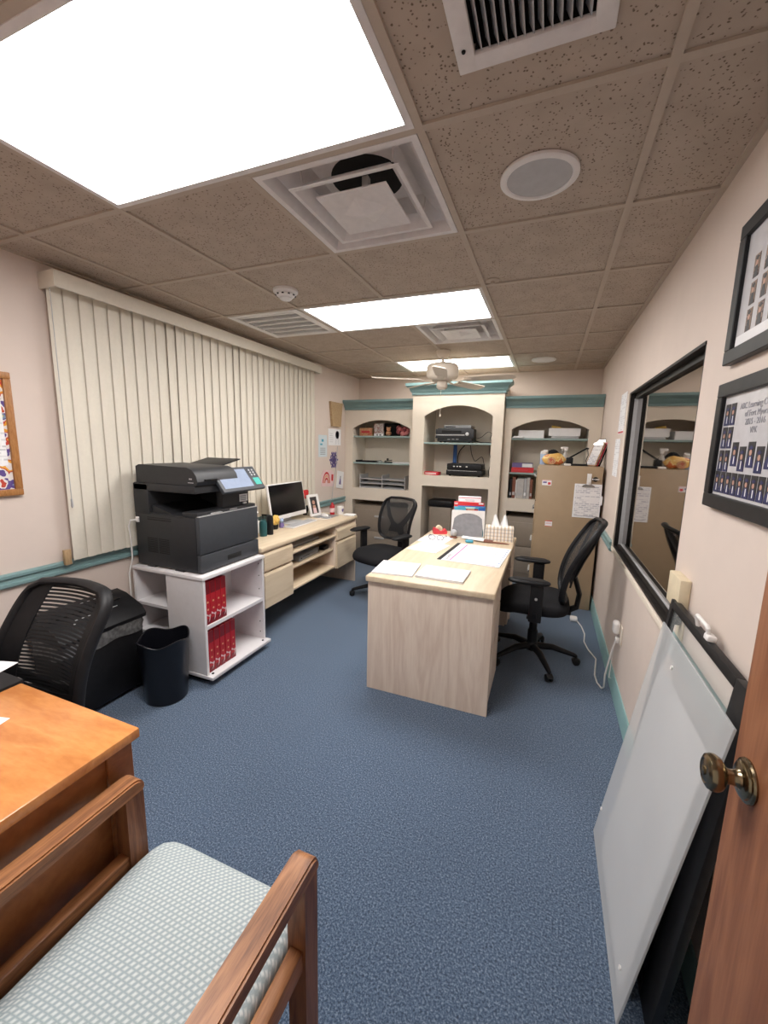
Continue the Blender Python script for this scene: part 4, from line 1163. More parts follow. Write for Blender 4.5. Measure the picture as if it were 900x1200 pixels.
b.box(ax0 + 0.11, ax0 + 0.31, ay0 - 0.0015, ay0 + 0.002, 1.008, 1.014); b.box(ax0 + 0.11, ax0 + 0.31, ay0 - 0.0015, ay0 + 0.002, 1.022, 1.026)
b.build('side_vent', 'void', body, True)
b = MB(); b.box(ax1, -1.895, ay0 + 0.004, ay1, 0.822, 1.052, 0.004); b.build('front_door', 'charcoal_light', t, True)
b = MB(); b.box(-1.912, -1.8935, ay0 + 0.004, ay1 - 0.002, 1.0525, 1.056); b.build('silver_strip', 'silver', t, True)
b = MB(); b.box(ax1, -1.895, ay0 + 0.004, ay1, 0.708, 0.816, 0.004); d = b.build('paper_drawer', 'charcoal_light', t, True)
b = MB(); b.box(-1.9, -1.8945, 2.035, 2.165, 0.738, 0.772, 0.002); d2 = b.build('handle_recess', 'void', d, True)
b = MB(); b.box(ax0 + 0.005, ax1 + 0.01, ay0, ay1, 1.19, 1.238, 0.006); b.build('scanner_bed', 'charcoal', t, True)
b = MB()
b.prism([(ax0 + 0.03, 1.24), (ax1 + 0.02, 1.24), (ax1 + 0.032, 1.262), (ax1 + 0.02, 1.30), (ax1 - 0.01, 1.332), (ax1 - 0.05, 1.345), (ax0 + 0.06, 1.352), (ax0 + 0.03, 1.34)], ay0 + 0.006, ay1 - 0.19, 'Y')
b.box(ax0 + 0.05, ax1 + 0.0, ay1 - 0.19, ay1 - 0.005, 1.24, 1.275, 0.006)
b.box(ax0 + 0.08, ax0 + 0.30, ay1 - 0.2, ay1 - 0.03, 1.27, 1.31, 0.006)
adf = b.build('document_feeder', 'charcoal', t, True)
b = MB(); b.box(ax0 + 0.10, ax0 + 0.40, 2.10, 2.345, 1.352, 1.360, 0.003, rot=(math.radians(12), 0, 0)); b.box(ax0 + 0.14, ax0 + 0.36, 2.02, 2.16, 1.315, 1.345, 0.004); b.build('feed_tray', 'black', adf, True)
b = MB(); b.box(ax1 - 0.02, ax1 + 0.04, ay0 + 0.06, ay0 + 0.16, 1.268, 1.276, 0.003); b.build('feeder_lip', 'black', adf, True)
b = MB()
b.box(-1.958, -1.935, ay0 + 0.0045, ay0 + 0.0052, 1.275, 1.283); b.box(-1.968, -1.925, ay0 + 0.0045, ay0 + 0.0052, 1.255, 1.259)
b.build('badge', 'light_grey', adf, True)
b = MB(); b.box(-1.9126, -1.9118, 2.09, 2.16, 1.062, 1.067); b.build('badge', 'light_grey', body, True)
# tilted touch panel
pan = MB().at((-1.902, 2.17, 1.255), (0, math.radians(52), 0)); pan.box(-0.092, 0.092, -0.20, 0.20, -0.012, 0.012, 0.006)
pp = pan.build('control_panel', 'charcoal_light', t, True)
b = MB().at((-1.902, 2.17, 1.255), (0, math.radians(52), 0)); b.box(-0.072, 0.068, -0.175, 0.095, 0.0122, 0.013, 0.0); b.build('touch_screen', 'touch', pp, True)
b = MB('silver', 'green_key').at((-1.902, 2.17, 1.255), (0, math.radians(52), 0))
b.mat('green_key').box(0.005, 0.06, 0.125, 0.185, 0.0122, 0.0135); b.mat('silver')
for r in range(3):
    for c in range(2): b.lathe([(0.007, 0.0122), (0.007, 0.0138), (0.001, 0.0138)], 12, (-0.06 + r * 0.02, 0.135 + c * 0.03, 0))
b.build('keypad', None, pp, True)
b = MB(); b.box(-1.985, -1.93, 2.05, 2.30, 1.075, 1.235, 0.008); b.build('panel_arm', 'charcoal', t, True)
b = MB('paper'); b.box(-1.9305, -1.9295, 2.205, 2.285, 1.10, 1.15); b.mat('ink_grey')
for k in range(3): b.box(-1.9296, -1.9292, 2.212, 2.27, 1.108 + k * 0.013, 1.114 + k * 0.013)
b.mat('silver').box(-1.93, -1.918, 2.232, 2.262, 1.082, 1.096, 0.002)
b.build('status_label', None, t, True)
b = MB(); b.box(-1.99, -1.90, 1.93, 2.02, 1.0565, 1.064, 0.002, rot=(0, 0, -0.3)); b.build('tray_stop', 'silver', t, True)
b = MB(); b.box(ax0 + 0.015, ax0 + 0.04, ay0 - 0.012, ay0, 0.985, 1.02, 0.003); b.build('power_inlet', 'white', t, True)
b = MB(); b.tube([(ax0 + 0.03, ay0 - 0.012, 1.0), (ax0 + 0.01, ay0 - 0.04, 1.0), (ax0 - 0.004, ay0 - 0.045, 0.96), (ax0 - 0.006, ay0 - 0.035, 0.88), (ax0 - 0.006, ay0 - 0.035, 0.75), (ax0 - 0.01, ay0 - 0.06, 0.66), (ax0 - 0.02, ay0 - 0.055, 0.40), (ax0 - 0.02, ay0 - 0.05, 0.006)], 0.005, 8); solo('cable', b, 'cable', 'white power cord hanging behind the photocopier stand by the left wall', 'cord')

# ============================================================ BINS AND SHREDDER
t = thing('waste_bin', 'small black round plastic wastebasket in front of the white copier stand', 'waste bin', (-2.0, 1.61, 0))
def lob(th, h): return 1 + 0.035 * math.cos(4 * th + 0.6) * min(1, h / 0.2)
b = MB()
prof = [(0.001, 0.002), (0.108, 0.0), (0.113, 0.006), (0.137, 0.365), (0.139, 0.372), (0.134, 0.372), (0.109, 0.01), (0.001, 0.008)]
b.lathe(prof, 64, wob=lob)
b.v = [(x, y, z + (0.013 * math.cos(4 * math.atan2(y, x) + 0.6) * max(0, (z - 0.3) / 0.072))) for x, y, z in b.v]
b.build('bucket', 'bin', t)
b = MB(); rim = []
for k in range(64):
    a = 2 * PI * k / 64; r = 0.1365 * lob(a, 0.37)
    rim.append((r * math.cos(a), r * math.sin(a), 0.372 + 0.013 * math.cos(4 * a + 0.6)))
b.tube(rim, 0.004, 8, closed=True); b.build('rim', 'bin', t)

t = thing('paper_shredder', 'large black paper shredder with a grey bag showing, beside the white copier stand', 'shredder', (-2.33, 1.43, 0))
b = MB()
b.box(-2.475, -2.215, 1.20, 1.655, 0.02, 0.40, 0.02, 3)
for x in (-2.44, -2.25):
    for y in (1.24, 1.62): b.cyl((x, y, 0), (x, y, 0.03), 0.018, n=12)
b.build('bin_body', 'black', t, True)
b = MB()
N = 60
def film(u, v):
    a = 2 * PI * u
    cxs, cys = math.cos(a), math.sin(a)
    ex = 8
    r = (abs(cxs) ** ex + abs(cys) ** ex) ** (-1 / ex)
    w = 0.006 * math.sin(13 * a + 6 * v) * (1 - abs(2 * v - 1))
    return (-2.345 + (0.14 + w) * cxs * r, 1.4275 + (0.238 + w) * cys * r, 0.375 + 0.085 * v + 0.008 * math.sin(7 * a) * (1 - v))
b.sheet(film, 80, 6)
b.build('bag', 'liner', t, True)
b = MB()
b.prism([(-2.478, 0.452), (-2.205, 0.446), (-2.198, 0.47), (-2.235, 0.515), (-2.36, 0.57), (-2.44, 0.585), (-2.478, 0.57)], 1.19, 1.665, 'Y')
bmv = MB(); 
hd = b.build('shredder_head', 'black', t, True)
b = MB(); b.mat('void').box(-2.345, -2.325, 1.22, 1.60, 0.554, 0.5685, rot=(0, 0.41, 0)); b.build('feed_slot', None, hd, True)
b = MB(); b.box(-2.395, -2.39, 1.40, 1.60, 0.5805, 0.5815, rot=(0, 0.3, 0)); b.box(-2.285, -2.28, 1.30, 1.55, 0.5395, 0.5405, rot=(0, 0.41, 0)); b.lathe([(0.005, 0.528), (0.005, 0.531), (0.001, 0.531)], 10, (-2.262, 1.30, 0)); b.build('trim_line', 'light_grey', hd, True)

# ============================================================ BLINDS
t = thing('vertical_blinds', 'closed cream vertical blinds under a valance along the left wall', 'blinds', (LX, 2.75, 0))
b = MB()
b.box(LX + 0.002, LX + 0.13, 1.435, 1.447, 2.255, 2.335, 0.002); b.box(LX + 0.118, LX + 0.13, 1.44, 4.06, 2.255, 2.335, 0.002)
b.box(LX + 0.002, LX + 0.13, 4.052, 4.064, 2.255, 2.335, 0.002)
b.build('valance', 'blind', t, True)
b = MB(); b.box(LX + 0.02, LX + 0.065, 1.45, 4.05, 2.28, 2.31, 0.003); b.build('headrail', 'white', t, True)
b = MB()
NS = 33
for k in range(NS):
    yc = 1.487 + k * (2.53 / (NS - 1))
    ang = math.radians(6.5 + random.uniform(-1.5, 1.5))
    if k in (9, 17): ang += math.radians(4)
    def sl(u, v, yc=yc, ang=ang):
        w = (u - 0.5) * 0.089
        bow = 0.004 * math.cos((u - 0.5) * PI)
        return (LX + 0.042 - w * math.sin(ang) + bow * math.cos(ang), yc + w * math.cos(ang) + bow * math.sin(ang), 0.818 + 1.46 * v + (0.0 if v else random.uniform(0, 0.004)))
    b.sheet(sl, 6, 1, 0.0012)
b.build('slats', 'blind', t, True)
b = MB(); b.tube([(LX + 0.075, 1.444, 2.27), (LX + 0.075, 1.446, 1.6), (LX + 0.072, 1.448, 1.17)], 0.0022, 6); b.lathe([(0.001, 1.12), (0.006, 1.13), (0.005, 1.17), (0.001, 1.175)], 10, (LX + 0.072, 1.448, 0))
b.build('pull_cord', 'light_grey', t, True)

b = MB(); b.box(LX + 0.025, LX + 0.045, 1.40, 1.435, 0.80, 0.885, 0.002)
solo('wooden_strip', b, 'kraft', 'short pale wooden strip standing on the chair rail at the near end of the blinds', 'wood strip')
# ============================================================ WALL ITEMS, LEFT
t = thing('bulletin_board', 'oak framed bulletin board with bright patterned backing at the left edge', 'bulletin board', (LX, 0.97, 1.512))
b = MB()
y0, y1, z0, z1, w = 0.66, 1.256, 1.212, 1.812, 0.032
for (a0, a1, c0, c1) in ((y0, y1, z0, z0 + w), (y0, y1, z1 - w, z1), (y0, y0 + w, z0 + w, z1 - w), (y1 - w, y1, z0 + w, z1 - w)): b.box(LX + 0.001, LX + 0.024, a0, a1, c0, c1, 0.003)
b.build('frame', 'cork_frame', t, True)
b = MB(); b.box(LX + 0.001, LX + 0.010, y0 + 0.02, y1 - 0.02, z0 + 0.02, z1 - 0.02); b.build('backing', 'quilt', t, True)
# a sheet pinned on the board
def wall_frame_l(y, z, roll=0.0):      # local x -> -y?, reading from the room side of the left wall: x runs to +y
    m = Matrix(((0, 0, 1), (1, 0, 0), (0, 1, 0))).to_4x4() @ Matrix.Rotation(roll, 4, 'Z')
    return m.to_euler()
def wall_frame_r(y, z, roll=0.0):      # right wall, facing -x: x runs to -y
    m = Matrix(((0, 0, -1), (-1, 0, 0), (0, 1, 0))).to_4x4() @ Matrix.Rotation(roll, 4, 'Z')
    return m.to_euler()
b = MB(); b.box(-0.20, 0.20, -0.215, 0.215, 0, 0.001)
b.mat('paper')
solo('paper_sheet', b, 'print_small', 'white printed notice pinned on the oak framed bulletin board', 'paper', (LX + 0.0106, 1.01, 1.575), wall_frame_l(0, 0))

b = MB(); b.prism([(-0.15, 0.145), (0.15, 0.145), (0.105, -0.145), (-0.105, -0.145)], 0, 0.03)
solo('wooden_plaque', b, 'kraft', 'tapered pale wooden plaque on the left wall near the back corner', 'plaque', (LX + 0.001, 4.60, 1.86), wall_frame_l(0, 0))
t = thing('booklet', 'open white booklet page on the left wall just under the wooden plaque', 'paper', (LX + 0.001, 4.59, 1.585), wall_frame_l(0, 0))
b = MB(); b.box(-0.16, -0.001, -0.10, 0.10, 0, 0.004); b.box(0.001, 0.16, -0.10, 0.10, 0, 0.003); b.build('pages', 'paper', t)
b = MB('ink_grey')
for x0 in (0.03, 0.10): b.box(x0, x0 + 0.004, -0.09, 0.03, 0.0031, 0.0036)
for k in range(5): b.box(-0.13, -0.05, -0.06 + k * 0.025, -0.057 + k * 0.025, 0.0041, 0.0045)
b.lathe([(0.05, 0.0031), (0.05, 0.0035), (0.046, 0.0035), (0.046, 0.0031)], 20, (0.067, 0.03, 0)); b.build('drawing', None, t)
t = thing('paper_sheet', 'pale blue printed sheet on the left wall beside the blinds', 'paper', (LX + 0.001, 4.30, 1.475), wall_frame_l(0, 0))
b = MB(); b.box(-0.10, 0.10, -0.128, 0.128, 0, 0.0015); b.build('sheet', 'sheet_blue', t) if 'sheet_blue' in M else None
M['sheet_blue'] = plain('pale_blue_paper', (0.60, 0.68, 0.72), 0.8, var=0.02)
if not t.children: b.build('sheet', 'sheet_blue', t)
b = MB('cyan', 'grey')
b.mat('cyan').box(-0.03, 0.02, 0.05, 0.08, 0.0016, 0.002); b.box(-0.06, -0.01, 0.01, 0.03, 0.0016, 0.002); b.mat('grey')
for k in range(5): b.box(-0.06, 0.06, -0.1 + k * 0.018, -0.094 + k * 0.018, 0.0016, 0.002)
b.build('print', None, t)
b = MB()
for k in range(6):
    a = k * PI / 3
    b.at((0, 0, 0), (0, 0, a)); b.box(0, 0.11, -0.012, 0.012, 0, 0.004)
    b.prism([(0.05, 0.0), (0.075, 0.045), (0.09, 0.04), (0.07, 0.0), (0.09, -0.04), (0.075, -0.045)], 0, 0.004)
    b.prism([(0.02, 0.0), (0.035, 0.03), (0.05, 0.026), (0.042, 0.0), (0.05, -0.026), (0.035, -0.03)], 0.0005, 0.0045)
solo('paper_snowflake', b, 'purple', 'blue purple paper snowflake on the left wall above the rainbow picture', 'decoration', (LX + 0.001, 4.57, 1.305), wall_frame_l(0, 0))
t = thing('rainbow_drawing', 'child rainbow painting in red and orange on the left wall above the chair rail', 'picture', (LX + 0.001, 4.42, 1.085), wall_frame_l(0, 0, -0.08))
b = MB(); b.prism([(-0.155, -0.10), (0.155, -0.10), (0.155, 0.04), (0.11, 0.10), (-0.11, 0.10), (-0.155, 0.04)], 0, 0.003); b.build('sheet', 'blush', t)
b = MB()
for r, m in ((0.105, 'red_bright'), (0.078, 'gold'), (0.052, 'red_bright')):
    b.mat(m); N = 14
    for off in (-0.035,):
        vs = []
        for k in range(N + 1):
            a = PI * k / N
            for rr in (r, r - 0.018):
                for z in (0.003, 0.0036): vs.append((off + rr * 0.85 * math.cos(a), -0.06 + rr * 1.3 * math.sin(a), z))
        fs = []
        for k in range(N):
            o = k * 4
            fs += [(o + 1, o + 5, o + 7, o + 3), (o, o + 4, o + 5, o + 1), (o + 2, o + 3, o + 7, o + 6)]
        b.add(vs, fs)
b.mat('red_bright').box(0.085, 0.13, -0.03, 0.05, 0.003, 0.0036)
b.build('painted_arches', None, t)
t = thing('greeting_card', 'tilted white card with a small figure drawing on the left wall beside the bookcase', 'card', (LX + 0.001, 4.735, 1.045), wall_frame_l(0, 0, -0.16))
b = MB(); b.box(-0.085, 0.085, -0.11, 0.11, 0, 0.006); b.build('card', 'paper', t)
b = MB('ink_grey', 'purple'); b.mat('purple').prism([(-0.03, -0.06), (0.03, -0.06), (0.012, 0.02), (-0.012, 0.02)], 0.006, 0.0066); b.mat('ink_grey').lathe([(0.016, 0.006), (0.016, 0.0066), (0.001, 0.0066)], 12, (0, 0.035, 0)); b.build('figure', None, t)
b = MB(); b.tube([(LX + 0.006, 4.66, 1.47), (LX + 0.008, 4.62, 1.2), (LX + 0.007, 4.55, 1.0), (LX + 0.03, 4.47, 0.83), (LX + 0.03, 4.40, 0.78)], 0.003, 6)
solo('hanging_cord', b, 'light_grey', 'thin cord hanging down the left wall beside the rainbow painting', 'cord')

# ============================================================ WALL ITEMS, RIGHT
def picture(label, z0, z1, zin):
    t = thing('picture_frame', label, 'picture frame', (RX, 1.32, (z0 + z1) / 2), group='black picture frames on the right wall')
    y0, y1, w = 1.055, 1.588, 0.040
    b = MB()
    for (a0, a1, c0, c1) in ((y0, y1, z0, z0 + w), (y0, y1, z1 - w, z1), (y0, y0 + w, z0 + w, z1 - w), (y1 - w, y1, z0 + w, z1 - w)): b.box(RX - 0.024, RX - 0.001, a0, a1, c0, c1, 0.002, 1)
    b.build('frame', 'black_frame', t, True)
    b = MB(); b.box(RX - 0.012, RX - 0.003, y0 + w * 0.8, y1 - w * 0.8, z0 + w * 0.8, z1 - w * 0.8); b.build('mount_board', 'mat_board', t, True)
    return t, y0 + w, y1 - w, z0 + w, z1 - w
XF = RX - 0.0125
def portrait(b, yl, zb, w, h, kind):
    """tiny gowned portrait; yl is the far (left in view) edge"""
    if kind == 'navy':
        b.mat('photo_dark').box(XF - 0.0006, XF, yl - w, yl, zb, zb + h)
        b.mat('navy').prism([(yl - w, zb), (yl, zb), (yl, zb + h * 0.22), (yl - w * 0.3, zb + h * 0.46), (yl - w * 0.7, zb + h * 0.46), (yl - w, zb + h * 0.22)], XF - 0.001, XF - 0.0007, 'X')
        b.mat('skin').lathe([(w * 0.19, -0.001), (w * 0.19, -0.0012), (0.0005, -0.0012)], 10, (XF, yl - w * 0.5, zb + h * 0.58), 'X')
        b.mat('navy').prism([(yl - w * 0.15, zb + h * 0.76), (yl - w * 0.5, zb + h * 0.68), (yl - w * 0.85, zb + h * 0.76), (yl - w * 0.5, zb + h * 0.86)], XF - 0.0014, XF - 0.001, 'X')
        b.mat('paper').box(XF - 0.0014, XF - 0.001, yl - w * 0.62, yl - w * 0.5, zb + h * 0.1, zb + h * 0.42)
    else:
        b.mat('photo_sepia').box(XF - 0.0006, XF, yl - w, yl, zb, zb + h)
        b.mat('photo_dark').prism([(yl - w * 0.9, zb), (yl - w * 0.1, zb), (yl - w * 0.3, zb + h * 0.5), (yl - w * 0.7, zb + h * 0.5)], XF - 0.001, XF - 0.0007, 'X')
        b.mat('skin').lathe([(w * 0.2, -0.001), (w * 0.2, -0.0012), (0.0005, -0.0012)], 10, (XF, yl - w * 0.5, zb + h * 0.62), 'X')
        b.mat('photo_dark').prism([(yl - w * 0.15, zb + h * 0.84), (yl - w * 0.5, zb + h * 0.74), (yl - w * 0.85, zb + h * 0.84), (yl - w * 0.5, zb + h * 0.95)], XF - 0.0014, XF - 0.001, 'X')
t, ya, yb, za, zb = picture('black framed class photo with brown portraits, upper of the two frames', 1.757, 2.143, 0)
b = MB()
for r in range(3):
    for c in range(6): portrait(b, yb - 0.058 - c * 0.065, zb - 0.135 - r * 0.069, 0.034, 0.058, 'sepia')
b.mat('paper').box(XF - 0.0006, XF, ya + 0.01, yb - 0.004, za + 0.001, za + 0.032)
b.build('portrait_photos', None, t, True)
t, ya, yb, za, zb = picture('black framed class photo with navy portraits and title, lower of the two frames', 1.334, 1.702, 0)
b = MB()
for r in range(3):
    for c in range(2): portrait(b, yb - 0.012 - c * 0.040, zb - 0.085 - r * 0.066, 0.034, 0.061, 'navy')
for c in range(10): portrait(b, yb - 0.006 - c * 0.040, za + 0.008, 0.035, 0.062, 'navy')
for c in range(5): portrait(b, yb - 0.10 - c * 0.050, zb - 0.20 - (0.012 if c % 2 else 0), 0.040, 0.066, 'navy')
b.build('portrait_photos', None, t, True)
lettering('title', ['ABC Learning Center', 'of Fort Myers', '2015 - 2016', 'VPK'], 0.023, 'ink_grey', t, (RX - 0.0132 - RX, 1.335 - 1.32, zb - 0.045 - (1.334 + 1.702) / 2), wall_frame_r(0, 0), 'CENTER', 0.95)

def wall_sheet(y, z, w, h, label, red=False):
    t = thing('paper_sheet', label, 'paper', (RX - 0.001, y, z), wall_frame_r(0, 0), None)
    b = MB(); b.box(-w / 2, w / 2, -h / 2, h / 2, 0, 0.0015); s = b.build('sheet', 'print_small', t)
    if red:
        b = MB(); b.box(-w / 2 + 0.01, w / 2 - 0.01, -h / 2 + 0.005, -h / 2 + 0.02, 0.0016, 0.002); b.build('red_band', 'coral', t)
wall_sheet(3.60, 1.77, 0.26, 0.30, 'upper printed sheet on the right wall between the window and the tan cabinet', True)
wall_sheet(3.68, 1.44, 0.24, 0.29, 'lower printed sheet on the right wall between the window and the tan cabinet')

b = MB(); b.box(RX - 0.034, RX - 0.0005, 1.645, 1.785, 0.945, 1.06, 0.004)
solo('wooden_block', b, 'ivory', 'pale block shaped cover on the right wall just above the black framed board', 'wall box', (0, 0, 0))
t = thing('wall_outlet', 'ivory wall outlet with a black plug, behind the black framed board', 'outlet', (RX, 1.69, 0.885))
b = MB(); b.box(RX - 0.007, RX - 0.0005, 1.655, 1.725, 0.835, 0.935, 0.003); b.build('cover_plate', 'ivory', t, True)
b = MB(); b.box(RX - 0.03, RX - 0.007, 1.675, 1.705, 0.885, 0.915, 0.006); b.build('plug', 'black', t, True)
t = thing('wall_outlet', 'low wall outlet under the interior window with a white plug-in adapter', 'outlet', (RX, 2.70, 0.40))
b = MB(); b.box(RX - 0.007, RX - 0.0005, 2.655, 2.73, 0.335, 0.455, 0.003); b.build('cover_plate', 'cream', t, True)
b = MB(); b.box(RX - 0.045, RX - 0.007, 2.69, 2.76, 0.395, 0.47, 0.016, 4); b.build('adapter', 'white', t, True)
b = MB(); b.box(RX - 0.03, RX - 0.007, 2.685, 2.715, 0.345, 0.378, 0.006); b.build('plug', 'cable', t, True)
t = thing('extension_cord', 'white extension cord running over the carpet from the low outlet to the chair', 'cord', (0.42, 2.7, 0.0))
b = MB()
b.tube([(0.462, 2.70, 0.348), (0.445, 2.70, 0.25), (0.43, 2.71, 0.12), (0.432, 2.715, 0.03), (0.425, 2.74, 0.007), (0.405, 2.80, 0.006), (0.40, 2.90, 0.006), (0.415, 3.02, 0.006), (0.43, 3.14, 0.006), (0.39, 3.27, 0.006), (0.37, 3.40, 0.006), (0.385, 3.55, 0.006), (0.37, 3.70, 0.008), (0.34, 3.80, 0.012)], 0.005, 8)
b.tube([(0.468, 2.715, 0.385), (0.458, 2.71, 0.27), (0.452, 2.70, 0.14), (0.45, 2.69, 0.115), (0.462, 2.69, 0.113)], 0.0022, 6)
b.build('cable', 'cable', t, True)
b = MB(); b.box(0.285, 0.345, 3.79, 3.86, 0.0, 0.034, 0.01, 3); b.build('socket_end', 'white', t, True)

# ============================================================ BOARDS LEANING ON THE RIGHT WALL
ang = math.atan2(0.137, 0.905)
t = thing('acrylic_panel', 'frosted translucent acrylic sheet leaning in front of the black framed board', 'panel', (0.281, 1.332, 0.001), (0, ang, 0))
b = MB(); b.box(0, 0.006, -0.302, 0.300, 0, 0.918, 0.001, 1); b.build('sheet', 'frost', t)
b = MB()
for y, z in ((0.10, 0.845), (-0.23, 0.09), (0.285, 0.12)): b.lathe([(0.006, -0.0005), (0.006, -0.004), (0.001, -0.004)], 12, (0, y, z), 'X')
b.build('clear_bumper', 'white', t)
t = thing('white_board', 'plain white board standing behind the frosted acrylic sheet', 'board', (0.298, 1.335, 0.001), (0, ang - 0.01, 0))
b = MB(); b.box(0, 0.005, -0.235, 0.225, 0, 0.79, 0.001, 1); b.build('sheet', 'paper', t)
ang2 = math.atan2(0.095, 0.985)
t = thing('framed_board', 'black framed board with clear upper pane leaning behind the frosted acrylic sheet', 'board', (0.352, 1.33, 0.001), (0, ang2, 0))
b = MB(); zt = 0.985
b.box(0, 0.022, 0.325, 0.352, 0, zt, 0.003); b.box(0, 0.022, -0.30, -0.20, 0, zt, 0.003); b.box(0, 0.022, -0.20, 0.325, zt - 0.028, zt, 0.003)
b.box(0, 0.022, -0.20, 0.325, 0, 0.03, 0.003); b.box(0, 0.022, -0.20, 0.325, 0.68, 0.705, 0.003)
b.build('frame', 'black_frame', t)
b = MB(); b.box(0.009, 0.013, -0.20, 0.325, 0.03, 0.68); b.build('black_pane', 'black_gloss', t)
b = MB(); b.box(0.009, 0.013, -0.20, 0.325, 0.705, zt - 0.028); b.build('clear_pane', 'clear', t)
b = MB(); b.tube([(0.012, 0.11, zt), (0.002, 0.11, zt + 0.030), (0.002, 0.105, zt + 0.034), (0.002, 0.02, zt + 0.034), (0.002, 0.015, zt + 0.030), (0.012, 0.015, zt)], 0.006, 10); b.box(0.0, 0.024, -0.005, 0.03, zt - 0.004, zt + 0.016, 0.006)
b.build('handle', 'white', t)

# ============================================================ THINGS ON THE PALE DESK
DZ = 0.7355
def paper_stack(name, label, x, y, w, h, n, rz, mat='print', group=None, tilt=0.03):
    t = thing(name, label, 'paper', (x, y, DZ), (0, 0, rz), group)
    b = MB()
    for k in range(n): b.box(-w / 2 + random.uniform(-1, 1) * 0.002, w / 2 + random.uniform(-1, 1) * 0.002, -h / 2 + random.uniform(-1, 1) * 0.002, h / 2, k * 0.0022, k * 0.0022 + 0.0018)
    b.build('pages', 'paper', t)
    b = MB(); b.box(-w / 2, w / 2, -h / 2, h / 2, n * 0.0022, n * 0.0022 + 0.0008); b.build('top_sheet', mat, t)
    return n * 0.0022 + 0.0008
paper_stack('paper_stack', 'stack of printed sheets at the near left corner of the pale desk', -0.83, 2.34, 0.25, 0.265, 4, 0.10)
paper_stack('paper_stack', 'thicker printed paper stack at the near edge of the pale desk', -0.535, 2.345, 0.282, 0.235, 6, -0.02)
paper_stack('paper_sheet', 'loose printed sheet on the pale desk beside the calendar', -0.80, 2.97, 0.235, 0.28, 1, -0.16)
hh = paper_stack('paper_sheet', 'loose printed sheet under the eyeglasses on the pale desk', -0.82, 3.265, 0.23, 0.29, 1, -0.10)
t = thing('eyeglasses', 'thin dark framed eyeglasses lying on a sheet on the pale desk', 'eyeglasses', (-0.81, 3.225, DZ + hh), (0, 0, 0.05))
b = MB()
for s in (-1, 1):
    ring = [(s * 0.034 + 0.027 * math.cos(a), 0, 0.021 + 0.020 * math.sin(a)) for a in [k * PI / 9 for k in range(18)]]
    b.tube(ring, 0.0016, 6, closed=True)
b.tube([(-0.008, 0, 0.026), (0, 0, 0.029), (0.008, 0, 0.026)], 0.0016, 6)
b.build('frame', 'black', t)
for s in (-1, 1):
    b = MB(); b.tube([(s * 0.062, 0, 0.028), (s * 0.068, 0.004, 0.028), (s * 0.068, 0.09, 0.024), (s * 0.064, 0.135, 0.003)], 0.0018, 6); b.build('temple', 'black', t)
    b = MB(); b.lathe([(0.001, -0.0004), (0.026, -0.0004), (0.026, 0.0004), (0.001, 0.0004)], 18, (s * 0.034, 0, 0.021), 'Y'); b.build('lens', 'clear', t)

# desk calendar
t = thing('desk_calendar', 'large desk pad calendar with a black edge strip and pink heading on the pale desk', 'calendar', (-0.432, 2.915, DZ), (0, 0, -0.06))
w, h = 0.415, 0.53
b = MB(); b.box(-w / 2, w / 2, -h / 2, h / 2, 0, 0.004); b.build('pages', 'paper', t)
b = MB(); b.box(-w / 2 - 0.001, -w / 2 + 0.026, -h / 2 - 0.001, h / 2 + 0.001, 0.0041, 0.0065); b.build('binding_strip', 'black', t)
b = MB('ink_grey', 'magenta', 'ink', 'blue_pale')
b.mat('ink_grey')
for k in range(7): b.box(-w / 2 + 0.09 + k * 0.046, -w / 2 + 0.0907 + k * 0.046, -h / 2 + 0.02, h / 2 - 0.02, 0.0041, 0.0044)
for k in range(8): b.box(-w / 2 + 0.09, w / 2 - 0.03, -h / 2 + 0.02 + k * 0.07, -h / 2 + 0.0207 + k * 0.07, 0.0041, 0.0044)
b.mat('magenta').box(-w / 2 + 0.078, -w / 2 + 0.088, -h / 2 + 0.02, h / 2 - 0.02, 0.0041, 0.0045)
b.mat('ink')
for k in range(26):
    y = -h / 2 + 0.03 + k * 0.018
    if random.random() < 0.75: b.box(-w / 2 + 0.035 + random.random() * 0.012, -w / 2 + 0.05 + random.random() * 0.02, y, y + 0.007, 0.0041, 0.0045)
b.mat('ink_grey')
for k in range(40):
    x = -w / 2 + 0.10 + random.randrange(6) * 0.046; y = -h / 2 + 0.03 + random.randrange(7) * 0.07
    b.box(x, x + 0.004, y, y + 0.02 + random.random() * 0.015, 0.0041, 0.0045)
b.mat('blue')
for k in range(9): b.box(w / 2 - 0.022, w / 2 - 0.012, -h / 2 + 0.03 + k * 0.055, -h / 2 + 0.045 + k * 0.055, 0.0041, 0.0045)
b.mat('magenta').box(w / 2 - 0.09, w / 2 - 0.03, -h / 2 + 0.012, -h / 2 + 0.02, 0.0041, 0.0045)
b.build('calendar_print', None, t)

t = thing('tape_dispenser', 'coral red tape dispenser at the far left of the pale desk', 'tape dispenser', (-0.845, 3.50, DZ), (0, 0, 0.5))
b = MB(); b.prism([(-0.06, 0), (0.055, 0), (0.06, 0.02), (0.045, 0.045), (0.02, 0.03), (-0.005, 0.028), (-0.03, 0.05), (-0.055, 0.055), (-0.065, 0.03)], -0.026, 0.026, 'Y'); b.build('body', 'coral', t)
b = MB(); b.lathe([(0.013, -0.012), (0.03, -0.012), (0.03, 0.012), (0.013, 0.012), (0.013, -0.012)], 24, (-0.012, 0, 0.045), 'Y'); b.build('tape_roll', 'ivory', t)
t = thing('paperweight', 'small clear grey ball paperweight in front of the file holder', 'paperweight', (-0.70, 3.385, DZ))
b = MB(); b.lathe([(0.001, 0), (0.03, 0), (0.032, 0.008), (0.02, 0.016), (0.001, 0.016)], 20); b.build('base', 'brown_spine', t)
b = MB(); b.ball((0, 0, 0.044), 0.03); b.build('ball', 'light_grey', t)

